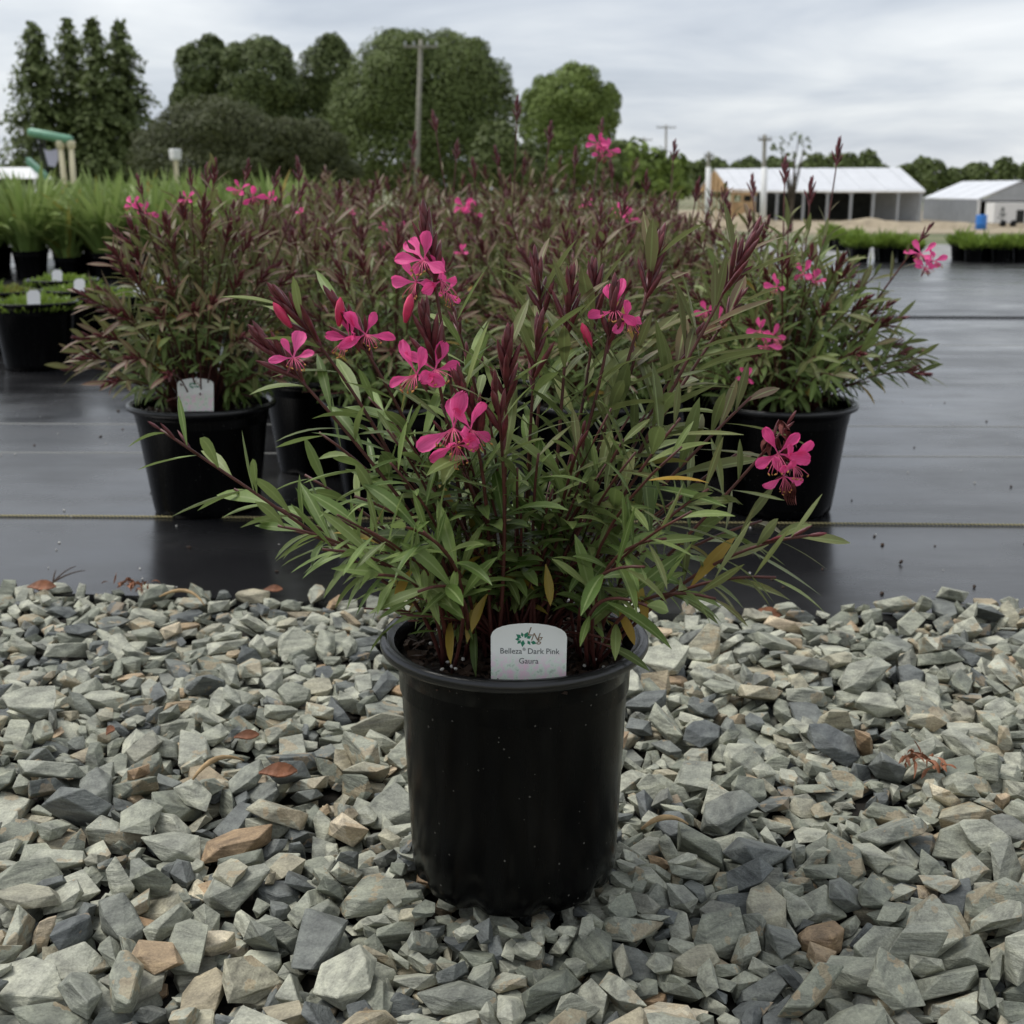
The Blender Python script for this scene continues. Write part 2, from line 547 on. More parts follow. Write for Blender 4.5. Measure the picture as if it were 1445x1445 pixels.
# far ground: patchy grass and sandy tracks
m, t, b = new_mat('field')
tcn = N(t, 'ShaderNodeTexCoord')
nz = N(t, 'ShaderNodeTexNoise', ins={'Scale': 0.09, 'Detail': 8.0, 'Roughness': 0.6})
t.links.new(tcn.outputs['Object'], nz.inputs['Vector'])
c = ramp(t, [(0.40, (0.07, 0.10, 0.035)), (0.52, (0.16, 0.16, 0.075)), (0.62, (0.34, 0.29, 0.21))], nz.outputs[0])
t.links.new(c, b.inputs['Base Color'])
b.inputs['Roughness'].default_value = 0.95
M['field'] = m
M['lane'] = simple('pale_gravel_lane', (0.27, 0.27, 0.265), 0.9, 0.15, 0.25, 6.0, 0.5, 40)

# ------------------------------------------------------------------ ground
GZ = -0.05


def ground_z(y):
    return GZ - 3.05 * max(0.0, min(1.0, (y - 16) / 102.0)) ** 0.9


mb = MB()
ys = [-30, -5, 0, 3, 8, 16, 20, 26, 36, 50, 70, 95, 118, 125, 150, 220, 400, 900, 1800]
xs = [-1600, -600, -250, -120, -60, -25, -8, 0, 8, 25, 60, 120, 250, 600, 1600]
vs = [(x, y, ground_z(y) - (0.06 if y < 12 else 0)) for y in ys for x in xs]
fs = [(j * len(xs) + i, j * len(xs) + i + 1, (j + 1) * len(xs) + i + 1, (j + 1) * len(xs) + i) for j in range(len(ys) - 1) for i in range(len(xs) - 1)]
mb.add(vs, fs)
kind(mb.build('ground', M['field'], smooth=True), 'structure')
mb = MB()
mb.add([(-30, 11.4, -0.045), (40, 11.4, -0.045), (40, 15.9, -0.044), (-30, 15.9, -0.044)], [(0, 1, 2, 3)])
kind(mb.build('gravel_lane', M['lane']), 'structure')

# fabric: two overlapping sheets laid across the beds
EDGE = lambda x: 1.862 - 0.10 * x        # front edge of the fabric against the gravel


def fab_z(x, y):
    return 0.004 * mnoise.noise(Vector((x * 0.9, y * 1.6, 2.0))) + 0.0014 * mnoise.noise(Vector((x * 1.4, y * 5.0, 5.0)))


def sheet(y0f, y1f, z0, x0, x1, nx, ny):
    g = MB()
    v = []
    for j in range(ny + 1):
        for i in range(nx + 1):
            x = x0 + (x1 - x0) * i / nx
            a, b2 = y0f(x), y1f(x)
            y = a + (b2 - a) * (j / ny) ** 1.5
            v.append((x, y, z0 + fab_z(x, y)))
    g.add(v, [(j * (nx + 1) + i, j * (nx + 1) + i + 1, (j + 1) * (nx + 1) + i + 1, (j + 1) * (nx + 1) + i) for j in range(ny) for i in range(nx)])
    # turned-down front hem, so the sheet has an edge
    h = []
    for i in range(nx + 1):
        x = x0 + (x1 - x0) * i / nx
        h += [(x, y0f(x), z0 + fab_z(x, y0f(x))), (x, y0f(x) - 0.002, z0 - 0.012)]
    g.add(h, [(2 * i, 2 * i + 1, 2 * i + 3, 2 * i + 2) for i in range(nx)])
    return g


o = sheet(EDGE, lambda x: 6.45 - 0.02 * x, 0.0, -5, 5, 90, 150).build('ground_fabric', M['fabric'], smooth=True)
kind(o, 'structure', 'black woven ground fabric under the potted plants, next to the gravel')
o = sheet(lambda x: 6.40 - 0.02 * x, lambda x: 11.6, 0.010, -9, 9, 60, 90).build('ground_fabric', M['fabric'], smooth=True)
kind(o, 'structure', 'farther sheet of black ground fabric, overlapping the nearer one')
fab_front = bpy.data.objects['ground_fabric']


def yarn(p0, p1, r, parent, step=0.009):
    """two-ply marker yarn woven in the fabric: twisted light and dark strands"""
    A, B = MB(), MB()
    L = (p1 - p0).length
    n = int(L / 0.0022)
    for ph, g in ((0, A), (math.pi, B)):
        pts = []
        for i in range(n + 1):
            t_ = i / n
            p = p0.lerp(p1, t_)
            a_ = t_ * L / step * 2 * math.pi + ph
            zz_ = fab_z(p.x, p.y) + 0.0006 + r
            pts.append(Vector((p.x, p.y + 0.75 * r * math.cos(a_) + 0.004 * mnoise.noise(Vector((p.x * 1.3, 0, 7))), zz_ + 0.75 * r * math.sin(a_))))
        tube(g, pts, r * 0.72, 4)
    o_ = A.build('marker_yarn', M['yarn_a'], parent, True)
    B.build('dark_strand', M['yarn_b'], o_, True)
    return o_


yarn(Vector((-1.5, 2.43, 0)), Vector((1.6, 2.335, 0)), 0.0017, fab_front, 0.0075)
for yy in (3.02, 3.42, 5.25):
    g = MB()
    tube(g, [Vector((x / 4, yy - 0.02 * x / 4, fab_z(x / 4, yy - 0.02 * x / 4) + 0.0002)) for x in range(-16, 18)], 0.0013, 4)
    g.build('marker_line', M['seam'], fab_front)

# ------------------------------------------------------------------ gravel: chips dropped and settled with rigid bodies, then frozen
POT = Vector((0.002, 1.04, 0.030))


def chip_mesh(r, a, b_, c_):
    bm = bmesh.new()
    n = r.choice((8, 8, 10, 12))
    k = r.uniform(0.62, 0.86)
    for i in range(n):
        ang = 2 * math.pi * (i / n) + r.uniform(-0.3, 0.3)
        sq = 1 / max(abs(math.cos(ang)), abs(math.sin(ang))) ** r.uniform(0.15, 0.65)
        rad = r.uniform(0.78, 1.0) * sq * 0.9
        up = (i % 2) * 2 - 1
        rr = rad * (1.0 if r.random() < 0.5 else k)
        bm.verts.new((rr * a * math.cos(ang), rr * b_ * math.sin(ang), up * c_ * r.uniform(0.45, 1.0)))
    for i in range(3):
        bm.verts.new((a * r.uniform(-0.5, 0.5), b_ * r.uniform(-0.5, 0.5), c_ * r.uniform(0.8, 1.15) * r.choice((-1, 1))))
    bmesh.ops.convex_hull(bm, input=bm.verts)
    bmesh.ops.delete(bm, geom=[v for v in bm.verts if not v.link_faces], context='VERTS')
    bmesh.ops.dissolve_limit(bm, angle_limit=R(13), verts=bm.verts, edges=bm.edges)
    bmesh.ops.bevel(bm, geom=list(bm.edges), offset=min(a, b_, c_) * r.uniform(0.04, 0.10), segments=1, profile=0.6, affect='EDGES', clamp_overlap=True)
    bmesh.ops.recalc_face_normals(bm, faces=bm.faces)
    me = bpy.data.meshes.new('chip')
    bm.to_mesh(me)
    bm.free()
    return me


def settle():
    S = 20.0
    r = random.Random(4)
    bpy.ops.rigidbody.world_add()
    rb = sc.rigidbody_world
    cc = bpy.data.collections.new('settling')
    rb.collection = cc
    rb.substeps_per_frame = 5
    rb.solver_iterations = 10
    shapes = []
    for k in range(70):
        L = S * (0.0185 + 0.0285 * r.random() ** 1.9)
        shapes.append(chip_mesh(r, L, L * r.uniform(0.40, 0.80), min(L * r.uniform(0.14, 0.32), S * 0.0110)))
    stones = []
    x0, x1, y0 = -1.12, 1.12, 0.60
    nx, ny = 48, 28
    for lay in range(4):
        for i in range(nx):
            for j in range(ny):
                x = x0 + (i + 0.5) * (x1 - x0) / nx + r.uniform(-0.016, 0.016)
                top = EDGE(x) + 0.012
                if x > 0.55:
                    top += 0.05 * min(1, (x - 0.55) / 0.15)
                y = y0 + (j + 0.5) * (top - y0) / ny + r.uniform(-0.015, 0.015)
                if lay and (Vector((x, y)) - POT.xy).length < 0.104:
                    continue
                if lay == 3 and (y > 1.62 or r.random() < 0.15):
                    continue
                ob = bpy.data.objects.new('chip', r.choice(shapes))
                COL.objects.link(ob)
                ob.location = Vector((x, y, 0.0 + 0.036 * lay + r.uniform(0, 0.012))) * S
                ob.rotation_euler = (r.gauss(0, 0.3), r.gauss(0, 0.3), r.uniform(0, 6.28))
                cc.objects.link(ob)
                stones.append(ob)
    small = sorted(shapes, key=lambda q: max(v.co.length for v in q.vertices))[:40]
    for i in range(84):                      # chips shovelled up against the pot
        a_ = i * 2.399
        q_ = 0.116 + 0.030 * r.random() + (0.01 if i > 42 else 0)
        ob = bpy.data.objects.new('chip', r.choice(small))
        COL.objects.link(ob)
        ob.location = Vector((POT.x + q_ * math.cos(a_), POT.y + q_ * math.sin(a_), 0.13 + 0.035 * (i // 16))) * S
        ob.rotation_euler = (r.gauss(0, 0.3), r.gauss(0, 0.3), r.uniform(0, 6.28))
        cc.objects.link(ob)
        stones.append(ob)
    cube = bpy.data.meshes.new('b')
    bm = bmesh.new()
    bmesh.ops.create_cube(bm, size=1)
    bm.to_mesh(cube)
    bm.free()
    fixed = []

    def pbox(c_, s_, rz=0):
        ob = bpy.data.objects.new('b', cube)
        COL.objects.link(ob)
        ob.location = Vector(c_) * S
        ob.scale = Vector(s_) * S
        ob.rotation_euler.z = rz
        cc.objects.link(ob)
        ob.rigid_body.type = 'PASSIVE'
        ob.rigid_body.collision_shape = 'BOX'
        ob.rigid_body.friction = 0.9
        fixed.append(ob)
    pbox((0, 1.2, -0.124), (4, 4, 0.22))
    az = math.atan(-0.10)
    pbox(Vector((0, 1.862 + 0.75, -0.05)) , (4, 1.5, 0.1), az)
    pbox((-1.25, 1.2, 0.1), (0.2, 4, 0.5))
    pbox((1.25, 1.2, 0.1), (0.2, 4, 0.5))
    pbox((0, 0.48, 0.1), (4, 0.2, 0.5))
    g = MB()
    lathe(g, [(0.086, -0.006), (0.100, 0.25)], 24)
    pm = bpy.data.meshes.new('p')
    pm.from_pydata(g.v, [], g.f)
    po = bpy.data.objects.new('p', pm)
    COL.objects.link(po)
    po.scale = (S, S, S)
    po.location = POT * S
    cc.objects.link(po)
    po.rigid_body.type = 'PASSIVE'
    po.rigid_body.collision_shape = 'CONVEX_HULL'
    fixed.append(po)
    for ob in stones:
        q = ob.rigid_body
        q.collision_shape = 'CONVEX_HULL'
        q.friction = 0.75
        q.use_margin = True
        q.collision_margin = 0.003
        q.linear_damping = 0.12
        q.angular_damping = 0.3
    rb.point_cache.frame_start = 1
    rb.point_cache.frame_end = 60
    for f in range(1, 50):
        sc.frame_set(f)
    dg = bpy.context.evaluated_depsgraph_get()
    out = []
    geo = {me.name: ([v.co.copy() for v in me.vertices], [tuple(p.vertices) for p in me.polygons]) for me in shapes}
    for ob in stones:
        mw = ob.evaluated_get(dg).matrix_world.copy()
        loc = mw.translation / S
        if loc.z < -0.06 or loc.z > 0.09:
            continue
        vs_, fs_ = geo[ob.data.name]
        m3 = mw.to_3x3()
        out.append((loc, [(m3 @ v) / S for v in vs_], fs_))
    bpy.ops.rigidbody.world_remove()
    for ob in stones + fixed:
        bpy.data.objects.remove(ob)
    bpy.data.collections.remove(cc)
    sc.frame_set(1)
    return out


chips = settle()
r_ = random.Random(9)
fill_shapes = []
for k in range(12):
    L = .017 * r_.uniform(.7, 1.2)
    me_ = chip_mesh(r_, L, L * r_.uniform(.5, .8), L * r_.uniform(.2, .4))
    fill_shapes.append(([v.co.copy() for v in me_.vertices], [tuple(p.vertices) for p in me_.polygons]))
    bpy.data.meshes.remove(me_)
for i in range(2600):
    x = r_.uniform(-1.1, 1.1)
    y = r_.uniform(.62, EDGE(x) - .01)
    vs_, fs_ = r_.choice(fill_shapes)
    m3 = Euler((r_.gauss(0, .35), r_.gauss(0, .35), r_.uniform(0, 6.28))).to_matrix()
    chips.append((Vector((x, y, r_.uniform(-.012, .002))), [m3 @ v for v in vs_], fs_))
for i in range(120):                         # chips under and against the foot of the pot
    a_, q_ = i * 2.399, .055 + .060 * math.sqrt(r_.random())
    vs_, fs_ = r_.choice(fill_shapes)
    m3 = Euler((r_.gauss(0, .4), r_.gauss(0, .4), r_.uniform(0, 6.28))).to_matrix() * r_.uniform(.9, 1.25)
    z_ = r_.uniform(.0, .020) if q_ < .098 else r_.uniform(.004, .032)
    chips.append((Vector((POT.x + q_ * math.cos(a_), POT.y + q_ * math.sin(a_), z_)), [m3 @ v for v in vs_], fs_))
g = MB()
g.add([(-1.35, 0.3, -0.015), (1.35, 0.3, -0.015), (1.35, 1.80, -0.015), (-1.35, 2.05, -0.015)], [(0, 1, 2, 3)])
bed = kind(g.build('gravel_bed', M['earth']), 'structure')
# the 300 that show largest: on top of the heap, near, and inside the picture
TOP = {}
for loc, vs_, fs_ in chips:
    k = (round(loc.x / 0.03), round(loc.y / 0.03))
    TOP[k] = max(TOP.get(k, -1), loc.z)


def show(ch):
    loc, vs_, fs_ = ch
    c_, s_ = math.cos(PITCH), math.sin(PITCH)
    dep = loc.y * c_ + (HCAM - loc.z) * s_
    px = CXY + FPX * loc.x / dep
    py = CXY - FPX * ((loc.z - HCAM) * c_ + loc.y * s_) / dep
    if not (-20 < px < 1465 and 820 < py < 1465):
        return 0
    if loc.y > POT.y and abs(px - 726) < 150 and py < 1270:
        return 0
    k = (round(loc.x / 0.03), round(loc.y / 0.03))
    size = max(v.length for v in vs_)
    up = 1.0 if loc.z > TOP[k] - 0.004 else 0.25
    return (size / dep) ** 2 * up


order = sorted(range(len(chips)), key=lambda i: -show(chips[i]))
rest = MB()
for n_, i in enumerate(order):
    loc, vs_, fs_ = chips[i]
    tint = (rng.random(), rng.random(), rng.random(), 1)
    if n_ < 300:
        q = MB().add(vs_, fs_, tint)
        link('stone', q.mesh('stone', M['slate']), bed, loc)
    else:
        rest.add([v + loc for v in vs_], fs_, tint)
kind(rest.build('gravel', M['slate'], bed), 'stuff')
print('chips', len(chips))

# ------------------------------------------------------------------ plant pieces
PROF = [0.10, 0.45, 0.80, 1.0, 0.93, 0.62, 0.03]
LF = []
for k_ in range(6):
    a_ = k_ * 3
    LF += [(a_, a_ + 1, a_ + 4, a_ + 3), (a_ + 1, a_ + 2, a_ + 5, a_ + 4)]


def leaf_geo(base, d, nrm, L, W, droop, fold=0.28, twist=0.0, prof=PROF):
    """lance-shaped blade with a folded midrib; returns verts"""
    d = d.normalized()
    vs_ = []
    p = base.copy()
    n = len(prof) - 1
    for k in range(n + 1):
        s_ = d.cross(nrm)
        if s_.length < 1e-4:
            s_ = frame(d)[0]
        s_.normalize()
        if twist:
            s_ = Matrix.Rotation(twist * k / n, 3, d) @ s_
        u_ = s_.cross(d).normalized()
        wv_ = W * prof[k] * 0.5
        vs_ += [p - s_ * wv_ + u_ * wv_ * fold, p.copy(), p + s_ * wv_ + u_ * wv_ * fold]
        p = p + d * (L / n)
        d = (d + Vector((0, 0, -droop / n))).normalized()
    return vs_


def leaf_tint(r, purple, dry=0.0, n=7):
    g_ = r.random()
    out = []
    for k in range(n):
        out += [(1, g_, purple, 1 - dry), (0, g_, purple, 1 - dry), (1, g_, purple, 1 - dry)]
    return out


def bud_geo(mb, base, d, L, rad, tint=(0, 0, 0, 1), mat=0):
    s_, u_ = frame(d)
    d = d.normalized()
    vs_, seg = [], 5
    pr = [(0, .35), (.25, .85), (.55, 1.0), (.82, .7), (1, .08)]
    for t_, w_ in pr:
        for i in range(seg):
            a_ = 2 * math.pi * i / seg
            vs_.append(base + d * (L * t_) + (s_ * math.cos(a_) + u_ * math.sin(a_)) * rad * w_)
    fs_ = [(k * seg + i, k * seg + (i + 1) % seg, (k + 1) * seg + (i + 1) % seg, (k + 1) * seg + i) for k in range(len(pr) - 1) for i in range(seg)]
    mb.add(vs_, fs_, tint, mat)


def spike_buds(tip, d, r, n, size=1.0):
    """positions of the narrow buds crowded at the end of a flowering stem"""
    out = []
    d = d.normalized()
    s_, u_ = frame(d)
    for i in range(n):
        t_ = i / max(1, n - 1)
        a_ = i * 2.4 + r.uniform(-.3, .3)
        rad = s_ * math.cos(a_) + u_ * math.sin(a_)
        b_ = tip - d * (0.034 * size * (1 - t_))
        dd = (d * (1.0 + 0.5 * t_) + rad * (0.58 * (1 - t_) + 0.14) + Vector((0, 0, 0.15))).normalized()
        out.append((b_, dd, size * (0.027 - 0.010 * t_) * r.uniform(.75, 1.15), size * 0.0019 * r.uniform(.85, 1.15)))
    return out


def petal_geo(base, d, nrm, L, W, cup):
    pr = [(0, .10), (.22, .13), (.40, .42), (.58, .84), (.76, 1.0), (.92, .72), (1.0, .25)]
    d = d.normalized()
    s_ = d.cross(nrm).normalized()
    u_ = s_.cross(d).normalized()
    vs_, tt = [], []
    for t_, w_ in pr:
        for q in (-1, -.5, 0, .5, 1):
            p = base + d * (L * t_) + s_ * (W * .5 * w_ * q) + u_ * (cup * L * (t_ * t_ * .5) - 0.22 * W * w_ * (q * q) * -1 + 0.07 * L * t_ * math.sin(q * 6 + t_ * 7 + 900 * L))
            vs_.append(p)
            tt.append((abs(q) * .8 + .05 * q, 0, max(0, 1 - 3 * t_), 1))
    fs_ = [(k * 5 + i, k * 5 + i + 1, (k + 1) * 5 + i + 1, (k + 1) * 5 + i) for k in range(len(pr) - 1) for i in range(4)]
    return vs_, fs_, tt


def make_flower(parent, pos, face, r, size=1.0, wilted=False, offset=Vector((0, 0, 0))):
    """four spoon-shaped petals held towards the upper side, long stamens hanging below"""
    face = face.normalized()
    s_, u_ = frame(face)
    if u_.z < 0:
        s_, u_ = -s_, -u_
    c = MB()
    tube(c, [pos - face * 0.012 * size, pos], [0.0013 * size, 0.0018 * size], 5, mat=1)
    for i in range(7):
        a_ = R(-90) + (i - 3) * 0.3 + r.uniform(-.1, .1)
        dd = (face * 0.8 + (s_ * math.cos(a_) + u_ * math.sin(a_)) * 0.9).normalized()
        e = pos + dd * 0.015 * size * r.uniform(.8, 1.2) + Vector((0, 0, -0.004 * size))
        m_ = pos + dd * 0.008 * size + face * 0.002
        tube(c, bez(pos, m_, e, 3), 0.00038 * size, 3, mat=0)
        bud_geo(c, e, Vector((r.uniform(-1, 1), r.uniform(-1, 1), -.5)), 0.0030 * size, 0.00075 * size, mat=2)
    for a_ in (-2.2, -1.0, 3.6):
        dd = (-face * 0.5 + (s_ * math.cos(a_) + u_ * math.sin(a_))).normalized()
        vs_ = leaf_geo(pos - face * 0.002, dd, face, 0.015 * size, 0.003 * size, 0.4)
        c.add(vs_, LF, mat=1)
    fl = c.build('flower', [M['stamen'], M['bud'], M['anther']], parent, True, pos)
    g_ = r.random()
    for a_ in (R(-14), R(58), R(122), R(194)):
        a_ += r.uniform(-.42, .42)
        dd = (face * r.uniform(-.15, .6) + (s_ * math.cos(a_) + u_ * math.sin(a_))).normalized()
        L = (0.0255 if not wilted else .018) * size * r.uniform(.78, 1.12)
        vs_, fs_, tt = petal_geo(Vector((0, 0, 0)), dd, face, L, L * r.uniform(.34, .54) * (1 if not wilted else .5), r.uniform(-.75, .75))
        tt = [(x[0], min(1, g_ * .6 + r.random() * .4), x[2], 1) for x in tt]
        link('petal', MB().add(vs_, fs_, tt).mesh('petal', M['petal'], True), fl)
    return fl


LEAFDUTY = []


def stem_leaves(pts, r, n, t0, Lmax, purple, erect=0.6, droop=0.6, dry=0.03, wide=0.150, grow=None):
    """leaves spiralling up a stem polyline: [(base, verts, tint, weight)]"""
    out = []
    m_ = len(pts) - 1
    ph = r.uniform(0, 6.28)
    for i in range(n):
        t_ = t0 + (1 - t0) * (i + r.uniform(0, .7)) / n
        f_ = min(t_, .999) * m_
        k = int(f_)
        p = pts[k].lerp(pts[k + 1], f_ - k)
        d = (pts[k + 1] - pts[k]).normalized()
        s_, u_ = frame(d)
        ph += 2.4 + r.uniform(-.35, .35)
        rad = s_ * math.cos(ph) + u_ * math.sin(ph)
        e = erect * (0.55 + .9 * t_) * r.uniform(.7, 1.3)
        dd = (rad + d * e).normalized()
        if dd.z < -.5:
            dd.z *= .3
        size = math.sin(math.pi * min(1, max(.12, (1.12 - t_ * .92)))) ** .6 if grow is None else grow(t_)
        L = Lmax * size * r.uniform(.7, 1.12)
        if L < .008:
            continue
        nrm = d * 1.0 - rad * .3 + Vector((0, 0, .5))
        pu = purple(t_, p)
        pu = max(0, min(1, pu + r.uniform(-.22, .22)))
        dr = 0.0 if r.random() > dry * (1.6 - 1.5 * t_) else r.uniform(.6, 1)
        vs_ = leaf_geo(p, dd, nrm, L, L * wide * r.uniform(.8, 1.2), droop * r.uniform(.2, 1.7) * (1.4 - t_), r.uniform(.1, .5), r.uniform(-.5, .5))
        out.append((p, vs_, leaf_tint(r, pu, dr), L))
    return out


def pot_parts(root, prof, soil_r, soil_z, seg=64, wob=None, chips_n=0, seed=1, rim=(11, 20)):
    g_ = MB()
    i0, i1 = rim
    lathe(g_, prof[:i0 + 1], seg, wob=wob)
    lathe(g_, prof[i1:], seg)
    pot = g_.build('pot', M['pot'], root, True)
    g_ = MB()
    lathe(g_, prof[i0:i1 + 1], seg)
    g_.build('rim', M['rim'], pot, True)
    r = random.Random(seed)
    g_ = MB()
    n = 14
    vs_ = [(0, 0, soil_z + 0.006)]
    sg = 36
    for k in range(1, n + 1):
        for i in range(sg):
            a_ = 2 * math.pi * i / sg
            rr = soil_r * k / n
            z = soil_z + 0.006 * (1 - (k / n) ** 2) + 0.004 * mnoise.noise(Vector((rr * math.cos(a_) * 60, rr * math.sin(a_) * 60, seed)))
            vs_.append((rr * math.cos(a_), rr * math.sin(a_), z))
    fs_ = [(0, 1 + i, 1 + (i + 1) % sg) for i in range(sg)]
    for k in range(n - 1):
        for i in range(sg):
            j = (i + 1) % sg
            fs_.append((1 + k * sg + i, 1 + (k + 1) * sg + i, 1 + (k + 1) * sg + j, 1 + k * sg + j))
    g_.add(vs_, fs_)
    so = g_.build('soil', M['soil'], root, True)
    if chips_n:
        g_ = MB()
        q = MB()
        for i in range(chips_n):
            a_, rr = r.uniform(0, 6.28), soil_r * .97 * math.sqrt(r.random())
            c = Vector((rr * math.cos(a_), rr * math.sin(a_), soil_z + 0.006 * (1 - (rr / soil_r) ** 2) + r.uniform(.0, .005)))
            L = r.uniform(.003, .013)
            box(g_, c, (L, L * r.uniform(.2, .6), L * r.uniform(.12, .4)), rot=(r.gauss(0, .5), r.gauss(0, .5), r.uniform(0, 6.3)))
        for i in range(chips_n // 8):
            a_, rr = r.uniform(0, 6.28), soil_r * .95 * math.sqrt(r.random())
            c = Vector((rr * math.cos(a_), rr * math.sin(a_), soil_z + .0095 + 0.003 * (1 - rr / soil_r)))
            bud_geo(q, c, Vector((r.gauss(0, 1), r.gauss(0, 1), .3)), r.uniform(.002, .0045), r.uniform(.001, .002))
        kind(g_.build('bark_chips', M['bark'], so), 'stuff')
        kind(q.build('perlite', M['perlite'], so, True), 'stuff')
    return pot, so


def assemble(root, stems, leaves_by_stem, origin, individual, r, min_show=None):
    """stems as parts, their leaves as sub-parts (largest 300), what is left joined"""
    allv = []
    objs = []
    for i, (pts, rad) in enumerate(stems):
        g_ = MB()
        tube(g_, pts, rad, 6)
        objs.append(g_.build('stem', M['stem'], root, True))
        for lf in leaves_by_stem[i]:
            allv.append((i, lf))

    def sh(e):
        p, L = e[1][0] + origin, e[1][3]
        mid = e[1][1][10] + origin
        return L / max(.3, mid.y) ** 1.6
    allv.sort(key=sh, reverse=True)
    rest_ = MB()
    for n_, (i, (p, vs_, tt, L)) in enumerate(allv):
        if n_ < individual:
            q = MB().add([v - p for v in vs_], LF, tt)
            link('leaf', q.mesh('leaf', M['leaf'], True), objs[i], p)
        else:
            rest_.add(vs_, LF, tt)
    if rest_.v:
        kind(rest_.build('foliage', M['leaf'], root, True), 'stuff')
    return objs


# ------------------------------------------------------------------ the potted gaura in front
root = thing('potted_gaura', POT, 'pink-flowered gaura in a tall black pot standing on the gravel in front', 'potted plant', 'gaura plants in black pots')
HP = 0.250


def scallop(a_, z):
    if z > 0.022:
        return 0.0
    return -0.010 * max(0.0, math.sin(a_ * 9 + .6)) ** 2 * (1 - z / 0.022)


prof = [(0.0, 0.004), (0.080, 0.004), (0.084, 0.0), (0.0885, 0.004), (0.0905, 0.014), (0.0915, 0.023), (0.0925, 0.05), (0.0982, 0.210), (0.0990, 0.2165),
        (0.1005, 0.2185), (0.1025, 0.235), (0.1035, 0.2375), (0.1095, 0.2375), (0.1140, 0.2395), (0.1155, 0.2430), (0.1152, 0.2475), (0.1130, 0.2505), (0.1095, 0.2510),
        (0.1075, 0.2490), (0.1055, 0.2480), (0.1035, 0.2470), (0.1010, 0.240), (0.0995, 0.20)]
prof = [(a, z * 0.892) for a, z in prof]
pot_parts(root, prof, 0.1012, 0.202, 96, scallop, 620, 3)
BASE = Vector((0.0, 0.0, 0.204))
r = random.Random(21)


def L_(px, py, dy):
    return P(px, py, POT.y + dy) - POT


FLOWERS = [(598, 368, -.02, -.3, .2, 1.0), (622, 396, -.01, .8, -.2, .95), (588, 398, .0, -.9, -.5, .85), (630, 412, .01, .9, -.7, .6),
           (588, 528, -.065, -.6, .1, 1.05), (614, 522, -.06, .6, .2, 1.0), (640, 604, -.10, -.25, -.1, 1.12), (664, 606, -.10, .8, -.2, .95), (645, 628, -.105, .1, -.9, .8),
           (414, 505, -.07, .3, .3, .85), (494, 478, -.03, -.9, -.1, .95), (516, 472, -.03, .7, .2, .9), (868, 438, .02, -.2, .4, .95), (884, 452, .02, .8, .1, .85),
           (1098, 640, -.03, -.3, -.3, .95), (1116, 655, -.03, .8, -.1, .9), (1106, 672, -.03, .3, -.8, .7)]
stems, lvs = [], []
FLIST = []
TOCAM_ = Vector((0, -1, .35))


def clear_of_flowers(lf):
    """no leaf grows through an open flower, over the tag or far down the pot"""
    pr = [project(v + POT) for v in lf[1][1::3]]
    y_ = lf[0].y
    for (fx, fy, dy, a1, a2, sz) in FLOWERS:
        if any((x - fx) ** 2 + (y - fy) ** 2 < 30 ** 2 for x, y in pr) and y_ < dy + .03:
            return False
    if any(672 < x < 815 and 868 < y for x, y in pr):
        return False
    return not (max(y for x, y in pr) > 885 and r.random() < .72)


def purple_front(t_, p):
    x = (p.x + .0)
    return max(0, min(.8, (p.z - .30) * 3.4 + (x - .0) * 2.6 - .10)) * (0.35 + .65 * t_)


def add_stem(pts, rad, n, t0, Lmax, pur, **kw):
    stems.append((pts, rad))
    lvs.append([l_ for l_ in stem_leaves(pts, r, n, t0, Lmax, pur, **kw) if clear_of_flowers(l_)])


def rads(n, a_=.0024, b_=.0011):
    return [a_ + (b_ - a_) * i / n for i in range(n + 1)]


